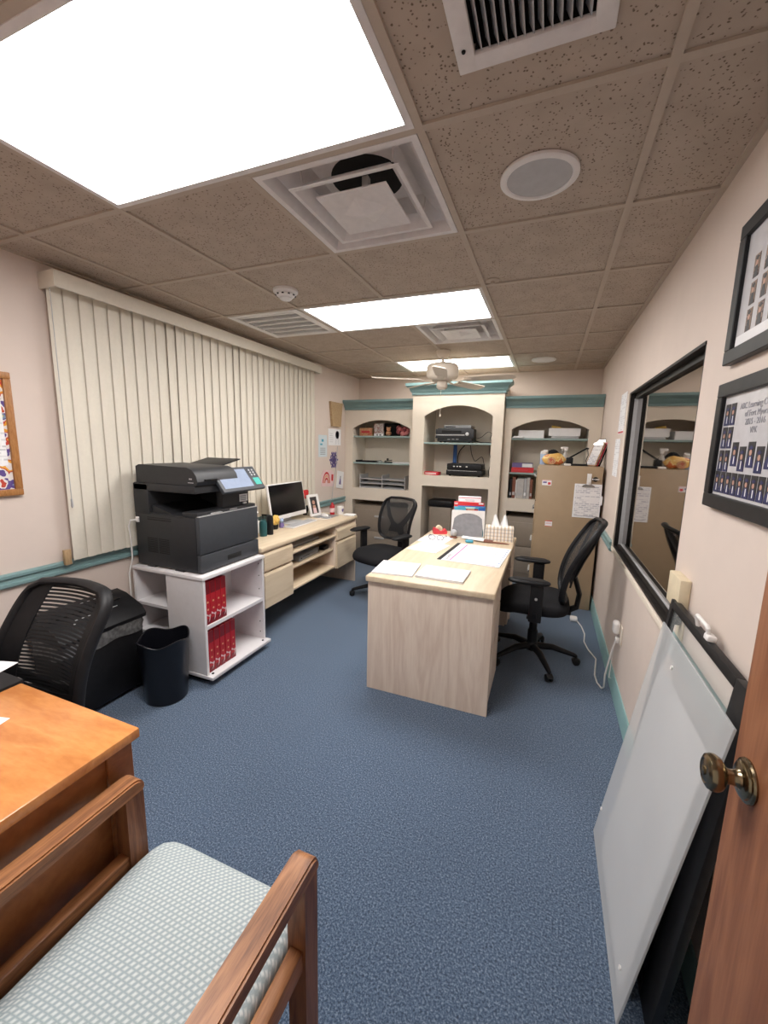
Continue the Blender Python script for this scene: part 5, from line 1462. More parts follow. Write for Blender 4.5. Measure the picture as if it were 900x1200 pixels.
t = thing('file_holder', 'upright file holder with a grey arched front on the far end of the desk', 'file holder', (-0.612, 3.52, DZ), (0, 0, 0.22))
b = MB(); b.box(-0.137, 0.137, -0.075, 0.09, 0, 0.008, 0.002)
b.box(-0.137, -0.132, -0.075, 0.09, 0.008, 0.20); b.box(0.132, 0.137, -0.075, 0.09, 0.008, 0.20)
for k in range(12):
    a0, a1 = -0.137 + 0.274 * k / 12, -0.137 + 0.274 * (k + 1) / 12
    def az(x): return 0.135 + 0.075 * math.sqrt(max(0, 1 - (x / 0.125) ** 2)) if abs(x) < 0.125 else 0.0
    b.prism([(a0, max(az(a0), 0.008)), (a1, max(az(a1), 0.008)), (a1, 0.235), (a0, 0.235)], -0.078, -0.072, 'Y')
b.build('rack', 'white', t)
b = MB()
pts = [(-0.125 * math.cos(a), 0.135 + 0.075 * math.sin(a)) for a in [k * PI / 16 for k in range(17)]]
b.prism([(-0.125, 0.008)] + pts + [(0.125, 0.008)], -0.074, -0.070, 'Y'); b.build('front_panel', 'grey_panel', t) if 'grey_panel' in M else None
M['grey_panel'] = plain('translucent_grey_plastic', (0.27, 0.27, 0.29), 0.25, var=0.1)
if len(t.children) < 2: b.build('front_panel', 'grey_panel', t)
for (x0, x1, y, z1, m, lab, rot) in ((-0.12, 0.135, -0.055, 0.262, 'cyan', 'teal blue folder with a picture strip in the file holder', 0.0), (-0.09, 0.142, -0.035, 0.268, 'blue', 'deep blue folder in the file holder', 0.0),
                                  (-0.125, 0.128, -0.012, 0.298, 'red_bright', 'red folder in the file holder', 0.03), (-0.085, 0.105, 0.014, 0.345, 'paper', 'tall white sheet with a red line standing in the file holder', 0.0)):
    q = thing('folder', lab, 'folder', (-0.612, 3.52, DZ), (0, 0, 0.22))
    b = MB(); b.box(x0, x1, y, y + 0.008, 0.009, z1, 0.002, rot=(0, rot, 0)); b.build('cover', m, q)
    b = MB()
    if m == 'cyan':
        b.mat('green_pale').prism([(-0.03, 0.262), (0.06, 0.262), (0.045, 0.247), (-0.02, 0.247)], y - 0.0008, y, 'Y'); b.mat('red').box(-0.02, 0.08, y - 0.0008, y, 0.232, 0.246); b.mat('gold').box(-0.01, 0.05, y - 0.0012, y - 0.0008, 0.236, 0.244)
        b.mat('blue').box(0.085, 0.134, y - 0.0008, y, 0.215, 0.26)
    elif m == 'paper':
        b.mat('red_bright').box(-0.08, 0.10, y - 0.0006, y, 0.328, 0.333); b.mat('ink_grey')
        for k in range(3): b.box(-0.03 + 0.01 * k, 0.05, y - 0.0006, y, 0.312 - k * 0.01, 0.315 - k * 0.01)
    elif m == 'red_bright':
        b.mat('paper').box(0.085, 0.125, y - 0.0006, y, 0.28, 0.292); b.mat('blush').box(-0.118, -0.09, y - 0.0006, y, 0.275, 0.29)
    else:
        b.mat('paper').box(0.09, 0.138, y - 0.0006, y, 0.12, 0.2)
    b.build('cover_print', None, q)

t = thing('tissue_box', 'plaid cardboard tissue box with white tissues at the far right corner of the pale desk', 'tissue box', (-0.335, 3.47, DZ), (0, 0, 0.10))
b = MB(); b.box(-0.112, 0.112, -0.055, 0.055, 0, 0.118, 0.002, 1); b.build('box', 'plaid', t)
b = MB()
for s, dx in ((-1, -0.032), (1, 0.034)):
    def tis(u, v, dx=dx, s=s):
        w = 0.035 * (1 - 0.72 * v)
        return (dx + w * (2 * u - 1) + 0.006 * s * v, 0.012 * math.sin(5 * u + 2 * v) * (1 - 0.5 * v), 0.116 + 0.105 * v - 0.012 * abs(2 * u - 1) * v)
    b.sheet(tis, 8, 6, 0.001)
b.build('tissue', 'paper', t)
t = thing('rolled_paper', 'curled white paper lying in front of the tissue box on the pale desk', 'paper', (-0.525, 3.375, DZ), (0, 0, -0.2))
b = MB()
def curl(u, v): 
    a = u * 2.4
    return (0.095 * (2 * v - 1), 0.035 * (1 - 2 * u) + 0.01 * math.sin(a * 2), 0.003 + 0.024 * math.sin(a) ** 2)
b.sheet(curl, 14, 4, 0.001); b.build('sheet', 'paper', t)
b = MB(); b.box(-0.032, 0.032, -0.022, 0.022, 0, 0.022, 0.01, 3)
solo('chalk_eraser', b, 'cyan', 'small teal rounded object on the pale desk beyond the calendar', 'eraser', (-0.545, 3.27, DZ), (0, 0, 0.1))
b = MB(); b.tube([(-0.10, 0, 0.008), (0.06, 0.01, 0.008), (0.10, 0.012, 0.006)], [0.007, 0.006, 0.003], 10); b.tube([(-0.10, 0.025, 0.012), (-0.06, 0.022, 0.012), (-0.03, 0.02, 0.012)], 0.012, 12)
solo('marker_pen', b, 'brown_spine', 'dark marker pen on the pale desk in front of the tissue box', 'pen', (-0.34, 3.32, DZ), (0, 0, -0.05))

# ============================================================ THINGS ON THE COMPUTER DESK
KZ = 0.7425
t = thing('computer_monitor', 'white framed desktop computer with a black screen in front of the blinds', 'monitor', (-2.30, 3.30, KZ))
b = MB().at((0, 0, 0.215), (0, math.radians(-9), 0)); b.box(-0.022, 0.0, -0.285, 0.285, -0.165, 0.17, 0.006); b.build('casing', 'white', t)
b = MB().at((0, 0, 0.215), (0, math.radians(-9), 0)); b.box(0.0001, 0.002, -0.272, 0.272, -0.125, 0.160); b.build('screen', 'screen', t)
b = MB(); b.bar([(-0.03, 0, 0.16), (-0.05, 0, 0.08), (-0.03, 0, 0.01)], 0.16, 0.012, up=(1, 0, 0)); b.box(-0.07, 0.10, -0.11, 0.11, 0, 0.010, 0.003); b.build('stand', 'silver', t)
b = MB(); b.box(-0.055, 0.055, -0.215, 0.215, 0.001, 0.012, 0.004)
t = thing('keyboard', 'slim white keyboard at the foot of the computer on the long desk', 'keyboard', (-2.135, 3.26, KZ), (0, 0, 0.02))
b.build('keyboard_base', 'white', t)
b = MB()
for r in range(5):
    for c in range(18): b.box(-0.046 + r * 0.019, -0.030 + r * 0.019, -0.205 + c * 0.0228, -0.186 + c * 0.0228, 0.0121, 0.0145)
b.build('keys', 'light_grey', t)
t = thing('framed_portrait', 'white standing photo frame with a portrait, right of the computer', 'photo frame', (-2.27, 3.72, KZ), (0, 0, -0.15))
b = MB().at((0, 0, 0.115), (0, math.radians(-14), 0))
for (a0, a1, c0, c1) in ((-0.085, 0.085, -0.115, -0.088), (-0.085, 0.085, 0.088, 0.115), (-0.085, -0.055, -0.088, 0.088), (0.055, 0.085, -0.088, 0.088)): b.box(-0.010, 0.008, a0, a1, c0, c1, 0.002)
b.build('frame', 'white', t)
b = MB('photo_dark', 'skin', 'blush').at((0, 0, 0.115), (0, math.radians(-14), 0))
b.mat('photo_dark').box(-0.006, 0.0, -0.06, 0.06, -0.09, 0.09); b.mat('skin').prism([(-0.03, -0.085), (0.03, -0.085), (0.02, 0.0), (-0.02, 0.0)], 0.0002, 0.001, 'X'); b.lathe([(0.022, 0.0002), (0.022, 0.0012), (0.001, 0.0012)], 14, (0, 0, 0.03), 'X'); b.mat('blush').box(0.0011, 0.0015, -0.025, 0.025, -0.085, -0.03)
b.build('photo', None, t)
b = MB(); b.bar([(-0.02, 0, 0.15), (-0.075, 0, 0.0)], 0.05, 0.003, up=(1, 0, 0)); b.build('easel', 'white', t)
b = MB(); b.box(-0.09, 0.09, -0.115, 0.115, 0, 0.003, 0.001)
solo('mouse_pad', b, 'grey', 'dark grey mouse pad at the right end of the long computer desk', 'mouse pad', (-2.14, 3.755, KZ))
b = MB(); b.ball((0, 0, 0.0), 0.05, 0.62, 1.1, 0.62); b.v = [(x, y, max(z, 0.0)) for x, y, z in b.v]
solo('computer_mouse', b, 'white', 'white computer mouse on the dark mouse pad', 'mouse', (-2.165, 3.755, KZ + 0.0032), (0, 0, 1.2))
t = thing('coffee_mug', 'white mug with a purple heart print beside the small red bottle', 'mug', (-2.07, 3.935, KZ))
b = MB(); b.lathe([(0.001, 0.004), (0.030, 0.0), (0.033, 0.004), (0.035, 0.09), (0.033, 0.09), (0.030, 0.008), (0.001, 0.008)], 28); b.build('cup', 'white', t)
b = MB(); b.tube([(0.0, 0.034, 0.07), (0.0, 0.055, 0.068), (0.0, 0.060, 0.045), (0.0, 0.052, 0.025), (0.0, 0.033, 0.02)], 0.004, 8); b.build('handle', 'white', t)
b = MB().at((0.0352, -0.006, 0.05), (0, 0, 0)); b.prism([(0, -0.022), (0.02, 0.002), (0.016, 0.016), (0.006, 0.016), (0, 0.009), (-0.006, 0.016), (-0.016, 0.016), (-0.02, 0.002)], -0.004, 0.0004, 'X'); b.build('heart_print', 'purple', t)
t = thing('bottle', 'small red bottle between the mouse pad and the white mug', 'bottle', (-2.15, 3.90, KZ))
b = MB(); b.lathe([(0.001, 0), (0.026, 0.0), (0.027, 0.08), (0.022, 0.10), (0.012, 0.115), (0.011, 0.13), (0.001, 0.131)], 22); b.build('body', 'red', t)
b = MB(); b.lathe([(0.0275, 0.025), (0.0278, 0.07), (0.0275, 0.071)], 22); b.build('label', 'blush', t)
b = MB(); b.lathe([(0.001, 0), (0.03, 0.0), (0.031, 0.08), (0.029, 0.095), (0.001, 0.096)], 22)
solo('pencil_cup', b, 'black', 'black can behind the white photo frame on the long computer desk', 'can', (-2.38, 3.80, KZ))
t = thing('heart_ornament', 'red heart ornament on a stick between the computer and the photo frame', 'ornament', (-2.385, 3.735, KZ))
b = MB(); b.prism([(0, -0.05), (0.045, 0.0), (0.045, 0.03), (0.03, 0.045), (0.012, 0.043), (0, 0.028), (-0.012, 0.043), (-0.03, 0.045), (-0.045, 0.03), (-0.045, 0.0)], -0.012, 0.012, 'X'); b.v = [(x, y, z + 0.225) for x, y, z in b.v]; b.build('heart', 'red_bright', t)
b = MB(); b.cyl((0, 0, 0.01), (0, 0, 0.18), 0.003, n=8); b.lathe([(0.001, 0), (0.028, 0.0), (0.026, 0.012), (0.001, 0.014)], 18); b.build('stick', 'black', t)
t = thing('plush_flower', 'small yellow soft toy in a black pot left of the computer screen', 'toy', (-2.22, 2.97, KZ))
b = MB(); b.lathe([(0.001, 0), (0.03, 0), (0.036, 0.04), (0.033, 0.042), (0.001, 0.036)], 20); b.build('pot', 'black', t)
b = MB()
for k in range(7):
    a = 2 * PI * k / 7; b.ball((0.012, 0.034 * math.cos(a), 0.078 + 0.030 * math.sin(a)), 0.022, 0.7, 1, 1, n=8)
b.ball((0.02, 0, 0.078), 0.022, n=8); b.build('petals', 'yellow', t)
t = thing('figurine', 'small purple and white figurine beside the yellow soft toy', 'figurine', (-2.205, 3.055, KZ))
b = MB(); b.lathe([(0.001, 0), (0.022, 0.0), (0.024, 0.02), (0.016, 0.045), (0.001, 0.05)], 16); b.build('body', 'purple', t)
b = MB(); b.ball((0, 0, 0.062), 0.02, n=10); b.ball((0, 0.014, 0.08), 0.007, n=6); b.ball((0, -0.014, 0.08), 0.007, n=6); b.build('head', 'blue_pale', t)
t = thing('pump_bottle', 'dark teal pump bottle beside the photocopier on the long computer desk', 'bottle', (-2.13, 2.70, KZ))
b = MB(); b.lathe([(0.001, 0), (0.03, 0.0), (0.032, 0.10), (0.026, 0.125), (0.012, 0.135), (0.012, 0.145), (0.001, 0.146)], 22); b.build('body', 'teal_dark', t) if 'teal_dark' in M else None
M['teal_dark'] = plain('dark_teal_plastic', (0.02, 0.10, 0.11), 0.35)
if not t.children: b.build('body', 'teal_dark', t)
b = MB(); b.cyl((0, 0, 0.145), (0, 0, 0.17), 0.005, n=8); b.box(-0.008, 0.035, -0.008, 0.008, 0.17, 0.182, 0.003); b.build('pump', 'black', t)
b = MB(); b.lathe([(0.001, 0), (0.027, 0.0), (0.028, 0.14), (0.02, 0.16), (0.001, 0.165)], 20)
solo('bottle', b, 'black', 'black cylinder bottle right of the dark teal pump bottle', 'bottle', (-2.12, 2.775, KZ))
t = thing('tissue_pack', 'crumpled white tissue pack behind the photocopier corner on the long desk', 'tissues', (-2.27, 2.75, KZ))
b = MB(); b.box(-0.06, 0.06, -0.06, 0.06, 0, 0.10, 0.01); b.build('box', 'white', t)
b = MB()
def tis2(u, v): return (0.05 * (2 * u - 1) * (1 - 0.4 * v) + 0.01 * math.sin(9 * v), 0.03 * math.sin(6 * u + v), 0.098 + 0.13 * v - 0.04 * u * v)
b.sheet(tis2, 10, 6, 0.001); b.build('tissue', 'paper', t)
b = MB(); b.box(-0.06, 0.06, -0.045, 0.045, 0, 0.012, 0.001)
solo('note_pad', b, 'paper', 'white note pad at the far right corner of the long computer desk', 'note pad', (-1.955, 3.935, KZ), (0, 0, 0.1))
b = MB(); b.tube([(-2.27, 3.56, KZ + 0.003), (-2.16, 3.52, KZ + 0.003), (-2.07, 3.57, KZ + 0.003), (-2.03, 3.66, KZ + 0.003), (-2.07, 3.72, KZ + 0.003), (-2.13, 3.68, KZ + 0.003), (-2.15, 3.60, KZ + 0.003)], 0.003, 6)
solo('mouse_cable', b, 'cable', 'white cable curling over the long computer desk in front of the photo frame', 'cable')
t = thing('laptop', 'closed grey laptop on the pull-out shelf of the long computer desk', 'laptop', (-2.10, 3.11, 0.6125), (0, 0, 0.0))
b = MB(); b.box(-0.13, 0.13, -0.21, 0.21, 0.0, 0.012, 0.004); b.build('base', 'grey', t)
b = MB(); b.box(-0.13, 0.13, -0.21, 0.21, 0.0125, 0.021, 0.004); b.build('lid', 'light_grey', t)
t = thing('disc_player', 'grey flat box device on the middle open shelf of the long computer desk', 'electronic device', (-2.10, 3.14, 0.4705), (0, 0, 0.06))
b = MB(); b.box(-0.13, 0.13, -0.18, 0.18, 0.0, 0.055, 0.01); b.build('casing', 'grey', t)
b = MB(); b.box(0.1301, 0.131, -0.12, 0.0, 0.03, 0.034); b.box(0.1301, 0.131, -0.16, -0.14, 0.02, 0.03); b.build('disc_slot', 'void', t)
b = MB(); b.box(-0.03, 0.03, -0.05, 0.05, 0, 0.04, 0.008)
solo('power_adapter', b, 'black', 'black power adapter on the middle open shelf of the long computer desk', 'adapter', (-2.0, 3.46, 0.4705))

# ============================================================ THINGS IN THE BOOKCASE
SY = 5.0
t = thing('toy_box', 'small tan and red box at the left of the top shelf in the left bay', 'box', (-2.235, 5.0, 1.6155))
b = MB(); b.box(-0.085, 0.085, -0.06, 0.06, 0, 0.10, 0.002); b.build('carton', 'tan_box', t)
b = MB(); b.box(-0.06, 0.06, -0.0612, -0.06, 0.035, 0.065); b.build('label_band', 'red', t)
t = thing('photo_book', 'upright white book with a photo cover on the top shelf of the left bay', 'book', (-2.06, 4.98, 1.6155))
b = MB(); b.box(-0.065, 0.065, -0.015, 0.015, 0, 0.155, 0.002); b.build('cover', 'book_art', t)
b = MB('paper', 'ink')
b.mat('paper').box(-0.065, 0.065, -0.0162, -0.0152, 0.0, 0.03); b.mat('ink').box(-0.03, -0.01, -0.0166, -0.0162, 0.005, 0.02); b.box(0.01, 0.035, -0.0166, -0.0162, 0.005, 0.02); b.build('cover_strip', None, t)
t = thing('figurine', 'small tan soft toy left of the pink plush in the left bay', 'toy', (-1.93, 4.98, 1.6155))
b = MB(); b.ball((0, 0, 0.035), 0.035, 1.1, 0.9, 1, n=10); b.build('body', 'tan_box', t)
b = MB(); b.ball((0, 0, 0.085), 0.027, n=10); b.ball((-0.022, 0, 0.108), 0.01, n=6); b.ball((0.022, 0, 0.108), 0.01, n=6); b.build('head', 'gold', t)
b = MB(); b.box(-0.10, 0.10, -0.05, 0.05, 0, 0.165, 0.01)
solo('dark_box', b, 'void', 'dark box standing at the back of the left bay top shelf', 'box', (-1.94, 5.14, 1.6155))
b = MB()
rnd = random.Random(3)
for k in range(14): b.ball((rnd.uniform(-0.085, 0.085), rnd.uniform(-0.03, 0.03), 0.03 + rnd.random() * 0.07), rnd.uniform(0.028, 0.042), n=8)
b.v = [(x, y, max(z, 0)) for x, y, z in b.v]
solo('plush_toy', b, 'pink', 'bunched pink and red plush on the right of the left bay top shelf', 'soft toy', (-1.745, 4.985, 1.6155))
t = thing('document_tray', 'flat black tray of papers on the middle shelf of the left bay', 'tray', (-2.22, 5.02, 1.2755))
b = MB(); b.box(-0.14, 0.14, -0.10, 0.10, 0, 0.006); b.box(-0.14, 0.14, -0.104, -0.10, 0, 0.025); b.box(-0.14, -0.136, -0.10, 0.10, 0, 0.025); b.box(0.136, 0.14, -0.10, 0.10, 0, 0.025); b.build('tray', 'black', t)
b = MB(); b.box(-0.12, 0.12, -0.09, 0.09, 0.007, 0.016, rot=(0, 0, 0.05)); b.build('papers', 'paper', t)
b = MB(); b.lathe([(0.001, 0.002), (0.02, 0), (0.04, 0.022), (0.038, 0.024), (0.018, 0.005), (0.001, 0.005)], 20)
solo('small_dish', b, 'silver', 'small silver dish on the middle shelf of the left bay', 'dish', (-2.035, 4.96, 1.2755))
b = MB(); b.box(-0.05, 0.05, -0.02, 0.02, 0, 0.016, 0.004); b.bar([(-0.05, 0, 0.022), (0.05, 0, 0.035)], 0.025, 0.010); b.ball((-0.01, 0, 0.045), 0.015, n=6)
solo('stapler', b, 'black', 'black desk stapler on the middle shelf of the left bay', 'stapler', (-1.92, 4.97, 1.2755), (0, 0, 0.2))
b = MB(); b.box(-0.11, 0.11, -0.08, 0.08, 0, 0.006); b.box(-0.10, 0.11, -0.07, 0.08, 0.006, 0.011, rot=(0, 0, 0.06))
solo('paper_stack', b, 'paper', 'thin stack of white paper on the right of the middle shelf in the left bay', 'paper', (-1.735, 4.99, 1.2755))
t = thing('desk_organizer', 'grey six-slot paper organizer at the bottom of the left bay', 'organizer', (-1.985, 5.05, 0.9405))
b = MB()
for x in (-0.315, -0.004, 0.307): b.box(x, x + 0.008, -0.13, 0.13, 0, 0.175)
for z in (0.0, 0.058, 0.116):
    b.box(-0.315, 0.315, -0.13, 0.13, z, z + 0.006); b.box(-0.315, 0.315, -0.134, -0.13, z, z + 0.012)
b.build('slots', 'light_grey', t)
b = MB()
for x in (-0.29, 0.03):
    for z in (0.012, 0.07): b.box(x, x + 0.25, -0.11, 0.11, z, z + 0.014)
b.build('papers', 'grey', t)

t = thing('stereo_receiver', 'black electronics unit on the pale teal shelf of the tall middle bay', 'electronic device', (-1.045, 4.96, 1.5455))
b = MB(); b.box(-0.205, 0.205, -0.13, 0.15, 0.012, 0.165, 0.006); b.box(-0.225, 0.225, -0.14, -0.13, 0.05, 0.155, 0.004)
for x in (-0.17, 0.17):
    for y in (-0.10, 0.12): b.cyl((x, y, 0), (x, y, 0.014), 0.014, n=12)
b.build('casing', 'charcoal', t)
b = MB('silver', 'light_grey', 'void')
b.mat('void').box(-0.15, 0.08, -0.1415, -0.1402, 0.11, 0.14); b.mat('silver').box(-0.215, 0.12, -0.143, -0.1402, 0.083, 0.092); b.mat('light_grey')
for x in (-0.08, -0.03, 0.02): b.box(x, x + 0.03, -0.132, -0.1302, 0.035, 0.043)
b.mat('silver').lathe([(0.02, -0.14), (0.019, -0.155), (0.001, -0.156)], 18, (0.15, 0, 0.10), 'Y')
b.build('front_controls', None, t)
t = thing('disc_player', 'slim grey device stacked on the black electronics unit in the tall middle bay', 'electronic device', (-1.02, 4.97, 1.711))
b = MB(); b.box(-0.16, 0.16, -0.12, 0.12, 0, 0.035, 0.004); b.build('casing', 'grey', t)
b = MB(); b.box(-0.14, -0.02, -0.1213, -0.1201, 0.012, 0.022); b.build('disc_slot', 'void', t)
t = thing('stereo_receiver', 'black amplifier with pale buttons at the bottom of the tall middle opening', 'electronic device', (-0.915, 4.96, 1.1555))
b = MB(); b.box(-0.21, 0.21, -0.13, 0.15, 0.012, 0.072, 0.005); b.box(-0.205, 0.20, -0.125, 0.15, 0.076, 0.145, 0.005)
for x in (-0.17, 0.17):
    for y in (-0.10, 0.12): b.cyl((x, y, 0), (x, y, 0.014), 0.014, n=12)
b.build('casing', 'black', t)
b = MB()
for x in (-0.13, -0.09, -0.055, 0.02): b.box(x, x + 0.02, -0.127, -0.1252, 0.108, 0.120, 0.0005)
b.box(-0.19, 0.15, -0.132, -0.1302, 0.064, 0.067); b.build('buttons', 'white', t)
b = MB(); b.box(-0.10, 0.075, -0.05, 0.05, 0, 0.042, 0.003)
t = thing('card_box', 'flat red box at the lower left of the tall middle bay opening', 'box', (-1.285, 4.86, 1.1555), (0, 0, -0.12))
b.build('carton', 'red', t)
b = MB(); b.box(-0.09, 0.05, -0.0508, -0.0501, 0.012, 0.03); b.build('label_band', 'blush', t)
b = MB(); b.cyl((0, 0, 0), (0, 0, 0.366), 0.024, n=20)
solo('poster_tube', b, 'blue', 'blue tube standing behind the black amplifier in the tall middle bay', 'tube', (-1.10, 5.17, 1.1555))
def cable(pts, label, r=0.004, m='black', name='cable'):
    b = MB(); P = [Vector(p) for p in pts]; out = []
    for i in range(len(P) - 1):
        p0, p1, p2, p3 = P[max(i - 1, 0)], P[i], P[i + 1], P[min(i + 2, len(P) - 1)]
        for k in range(6):
            s = k / 6
            out.append(0.5 * ((2 * p1) + (-p0 + p2) * s + (2 * p0 - 5 * p1 + 4 * p2 - p3) * s * s + (-p0 + 3 * p1 - 3 * p2 + p3) * s ** 3))
    out.append(P[-1])
    b.tube(out, r, 6); solo(name, b, m, label, 'cable')
cable([(-1.0, 5.262, 1.515), (-1.05, 5.22, 1.45), (-1.07, 5.2, 1.36), (-1.05, 5.18, 1.24)], 'black cable hanging beside the blue tube in the tall middle bay', 0.006)
cable([(-0.93, 5.262, 1.52), (-0.90, 5.2, 1.42), (-0.87, 5.2, 1.35), (-0.84, 5.18, 1.33), (-0.77, 5.19, 1.38), (-0.74, 5.19, 1.30), (-0.72, 5.20, 1.20)], 'looped black cable in the middle of the tall bay opening', 0.004)
cable([(-0.69, 5.262, 1.515), (-0.68, 5.2, 1.42), (-0.65, 5.15, 1.33), (-0.665, 5.10, 1.22), (-0.645, 5.0, 1.162)], 'black cable hanging at the right side of the tall bay opening', 0.004)
cable([(-0.82, 5.05, 1.60), (-0.77, 5.08, 1.62), (-0.70, 5.10, 1.68), (-0.66, 5.14, 1.66), (-0.68, 5.18, 1.60), (-0.64, 5.2, 1.552)], 'tangled black cable right of the electronics unit on the pale teal shelf', 0.003)
cable([(-0.82, 5.0, 1.57), (-0.76, 4.95, 1.555), (-0.70, 4.98, 1.552), (-0.66, 5.05, 1.552), (-0.645, 5.15, 1.552)], 'thick black cable lying on the pale teal shelf in the tall bay', 0.006)
t = thing('waste_bin', 'grey office bin with a black top in the low opening of the tall middle bay', 'waste bin', (-1.20, 5.02, 0))
b = MB(); b.box(-0.14, 0.14, -0.11, 0.11, 0, 0.76, 0.015); b.build('bin_body', 'grey_metal', t)
b = MB(); b.box(-0.155, 0.155, -0.125, 0.125, 0.76, 0.845, 0.02); b.build('lid', 'black', t)
b = MB(); b.box(-0.10, 0.10, -0.02, -0.01, 0.8445, 0.8465); b.build('feed_slot', 'void', t)

def carton(name, label, loc, sx, sy, sz, m, lid=None, rz=0):
    t = thing(name, label, 'box', loc, (0, 0, rz))
    b = MB(); b.box(-sx / 2, sx / 2, -sy / 2, sy / 2, 0, sz, 0.002, 1); b.build('carton', m, t)
    if lid:
        b = MB(); b.box(-sx / 2 - 0.002, sx / 2 + 0.002, -sy / 2 - 0.002, sy / 2 + 0.002, sz * 0.62, sz + 0.002, 0.002, 1); b.build('lid', lid, t)
    return t
carton('storage_box', 'left white flat box on the top shelf of the right bay', (-0.205, 5.06, 1.6105), 0.27, 0.24, 0.088, 'paper')
carton('storage_box', 'right white flat box raised on a grey case in the right bay', (0.135, 5.06, 1.6375), 0.32, 0.24, 0.085, 'paper')
b = MB(); b.box(-0.13, 0.14, -0.13, 0.13, 0, 0.026, 0.003)
solo('document_case', b, 'light_grey', 'flat light grey case under the right white box on the right bay top shelf', 'case', (0.14, 5.045, 1.6105))
b = MB(); b.box(-0.06, 0.05, -0.05, 0.05, 0, 0.012, 0.002); b.box(-0.05, 0.05, -0.045, 0.05, 0.012, 0.02, 0.002, rot=(0, 0, 0.1))
solo('envelope_stack', b, 'paper', 'small pile of white envelopes at the left end of the right bay top shelf', 'envelopes', (-0.345, 4.97, 1.6105) if False else (-0.335, 4.915, 1.6105))
def leaf(u, v): return (0.10 * (u - 0.5) * (1 - 0.3 * v), 0.05 * (v - 0.5), 0.002 + 0.028 * math.sin(PI * v) * (1 - 0.5 * u))
b = MB(); b.sheet(leaf, 6, 8, 0.002)
solo('paper_bag', b, 'yellow', 'crumpled yellow packet on top of the right white box in the right bay', 'packet', (0.05, 5.0, 1.7235))
t = carton('card_box', 'red box with a white label on the lower shelf of the right bay', (-0.27, 5.0, 1.2255), 0.24, 0.16, 0.055, 'red_bright')
b = MB(); b.box(-0.10, 0.06, -0.0812, -0.0802, 0.02, 0.035); b.build('label_band', 'coral', t)
t = carton('card_box', 'purple and white box lying on the red box in the right bay', (-0.275, 5.0, 1.2815), 0.22, 0.15, 0.05, 'purple')
b = MB(); b.box(0.0, 0.11, -0.0762, -0.0752, 0.005, 0.045); b.build('label_band', 'paper', t)
x = -0.395
for (w, h, m, lab) in ((0.028, 0.22, 'black', 'black binder at the left end of the row in the right bay'), (0.034, 0.24, 'brown_spine', 'brown binder near the left end of the row in the right bay'), (0.012, 0.21, 'paper', 'thin white folder right of the brown binder in the right bay'),
                       (0.075, 0.225, 'silver_white', 'wide white ring binder in the right bay row'), (0.03, 0.23, 'light_grey', 'light grey binder next to the wide white ring binder'), (0.03, 0.24, 'silver_white', 'narrow white binder near the tan filing cabinet in the right bay'),
                       (0.028, 0.22, 'brown_spine', 'dark red brown binder at the right end of the visible row beside the tan cabinet')):
    if m == 'silver_white' and m not in M: M[m] = plain('off_white_binder', (0.5, 0.48, 0.46), 0.5)
    t = thing('ring_binder', lab, 'binder', (x + w / 2, 5.03, 0.9305), group='binders in the right bay')
    b = MB(); b.box(-w / 2, w / 2, -0.13, 0.13, 0, h, 0.003, 1); b.build('cover', m, t)
    b = MB(); b.box(-w * 0.35, w * 0.35, -0.1312, -0.1302, h * 0.15, h * 0.3); b.build('spine_label', 'light_grey' if m != 'light_grey' else 'paper', t)
    x += w + 0.002

# ============================================================ THINGS ON THE TAN CABINET
TZ = 1.3455
t = thing('wipes_canister', 'white and pale blue canister at the left on top of the tan filing cabinet', 'canister', (-0.045, 4.33, TZ))
b = MB(); b.lathe([(0.001, 0), (0.032, 0.0), (0.034, 0.005), (0.034, 0.10), (0.030, 0.108), (0.001, 0.109)], 22); b.build('body', 'blue_pale', t)
b = MB(); b.lathe([(0.033, 0.10), (0.034, 0.104), (0.034, 0.125), (0.02, 0.13), (0.001, 0.13)], 22); b.box(-0.008, 0.03, -0.006, 0.006, 0.128, 0.142, 0.003); b.build('cap', 'white', t)
b = MB(); b.ball((0, 0, 0), 0.085, 1.05, 0.7, 1.75); b.v = [(x, y, max(z, 0)) for x, y, z in b.v]
solo('knit_hat', b, 'black_soft', 'black dome shaped hat behind the yellow bag on the tan filing cabinet', 'hat', (0.035, 4.47, TZ))
t = thing('snack_bag', 'yellow and orange printed bag lying on top of the tan filing cabinet', 'bag', (0.045, 4.255, TZ))
b = MB()
rnd = random.Random(11)
def bag(u, v):
    th = 2 * PI * v; e = 1 - abs(2 * u - 1) ** 3
    return (0.108 * (2 * u - 1), 0.042 * math.cos(th) * e, 0.056 + (0.056 * math.sin(th) * e + 0.006 * math.sin(9 * u + 5 * v)) * (1 if u not in (0, 1) else 0.2))
b.sheet(bag, 14, 20); b.v = [(x, y, max(z, 0)) for x, y, z in b.v]
b.build('pouch', 'yellow_bag', t)
b = MB(); b.lathe([(0.036, -0.0), (0.036, -0.003), (0.001, -0.003)], 18, (-0.02, -0.0425, 0.04), 'Y'); b.build('emblem', 'tan_box', t)
t = thing('spray_bottle', 'clear spray bottle with a white trigger behind the yellow bag on the tan cabinet', 'bottle', (0.145, 4.36, TZ))
b = MB(); b.lathe([(0.001, 0), (0.03, 0.0), (0.032, 0.08), (0.014, 0.115), (0.013, 0.13), (0.001, 0.131)], 20); b.build('bottle_body', 'bottle_clear', t) if 'bottle_clear' in M else None
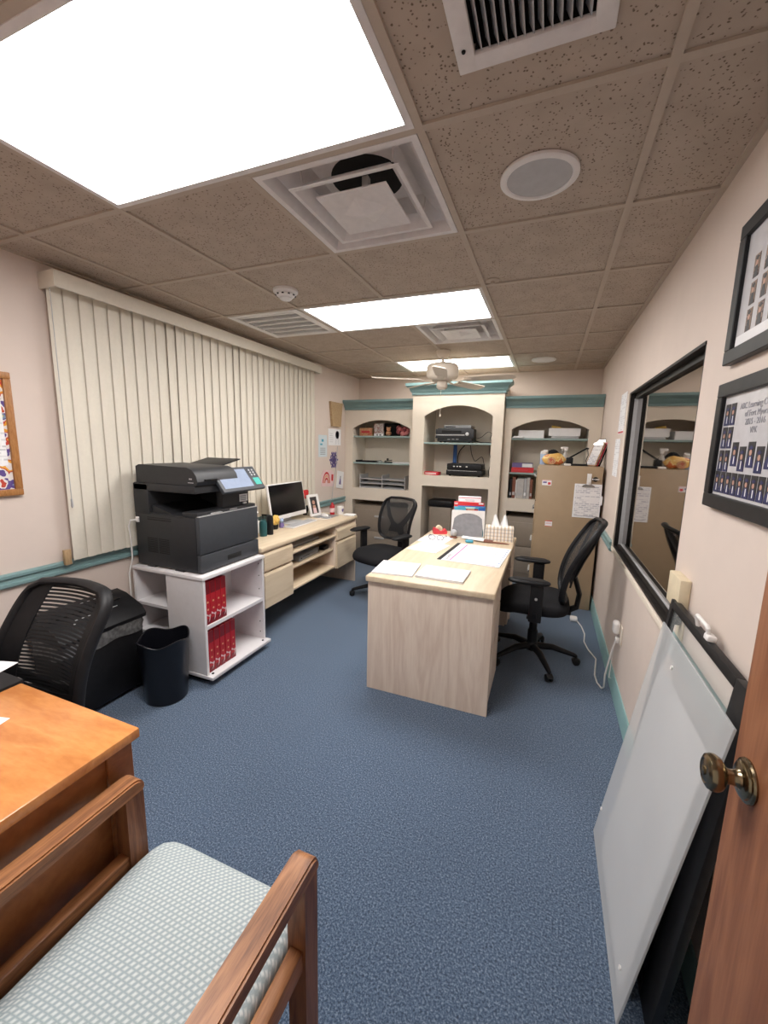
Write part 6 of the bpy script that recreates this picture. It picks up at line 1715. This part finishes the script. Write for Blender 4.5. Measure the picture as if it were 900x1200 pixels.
M['bottle_clear'] = glass_mat('cloudy_plastic', (0.7, 0.68, 0.65), 0.55, 0.2)
if not t.children: b.build('bottle_body', 'bottle_clear', t)
b = MB(); b.box(-0.015, 0.015, -0.012, 0.012, 0.13, 0.155, 0.003); b.box(-0.045, 0.02, -0.009, 0.009, 0.152, 0.175, 0.004); b.bar([(-0.028, 0, 0.152), (-0.034, 0, 0.12)], 0.01, 0.006, up=(1, 0, 0)); b.build('trigger', 'white', t)
t = thing('hole_punch', 'black three-hole punch with a raised lever on the tan filing cabinet', 'hole punch', (0.238, 4.285, TZ))
b = MB(); b.box(-0.10, 0.10, -0.04, 0.04, 0, 0.018, 0.004); b.box(-0.085, -0.025, -0.03, 0.03, 0.018, 0.075, 0.006); b.build('base', 'black', t)
b = MB(); b.bar([(-0.06, 0, 0.07), (0.085, 0, 0.165), (0.10, 0, 0.16)], 0.03, 0.014, up=(0, 0, 1)); b.tube([(0.09, 0.0, 0.16), (0.10, 0, 0.10), (0.085, 0, 0.05), (0.095, 0, 0.018)], 0.004, 8); b.build('lever', 'black', t)
b = MB(); b.box(-0.03, 0.03, -0.02, 0.02, 0, 0.02, 0.006)
solo('paper_clip_box', b, 'white', 'small white box between the yellow bag and the hole punch on the tan cabinet', 'box', (0.165, 4.21, TZ))
lean_a = math.radians(24)
for k, (cm, lab) in enumerate((('clipboard', 'front white-sheeted clipboard of the stack leaning on the right wall above the tan cabinet'), ('coral', 'middle red clipboard of the stack leaning on the right wall above the tan cabinet'), ('black', 'rearmost black clipboard of the stack leaning on the right wall above the tan cabinet'))):
    ax = Vector((math.sin(0.75), -math.cos(0.75), 0))
    up = Vector((math.cos(0.75), math.sin(0.75), 0)) * math.sin(lean_a) + Vector((0, 0, 1)) * math.cos(lean_a)
    nz = ax.cross(up)
    R = Matrix((ax, up, nz)).transposed()
    c = Vector((0.362 + k * 0.020, 4.27 + k * 0.02, TZ + 0.001)) + up * 0.12
    q = clip_board(lab, tuple(c), tuple(R.to_euler()), 0.12, 0.24, cm, 'print_list', False, 'clipboards leaning above the tan cabinet')
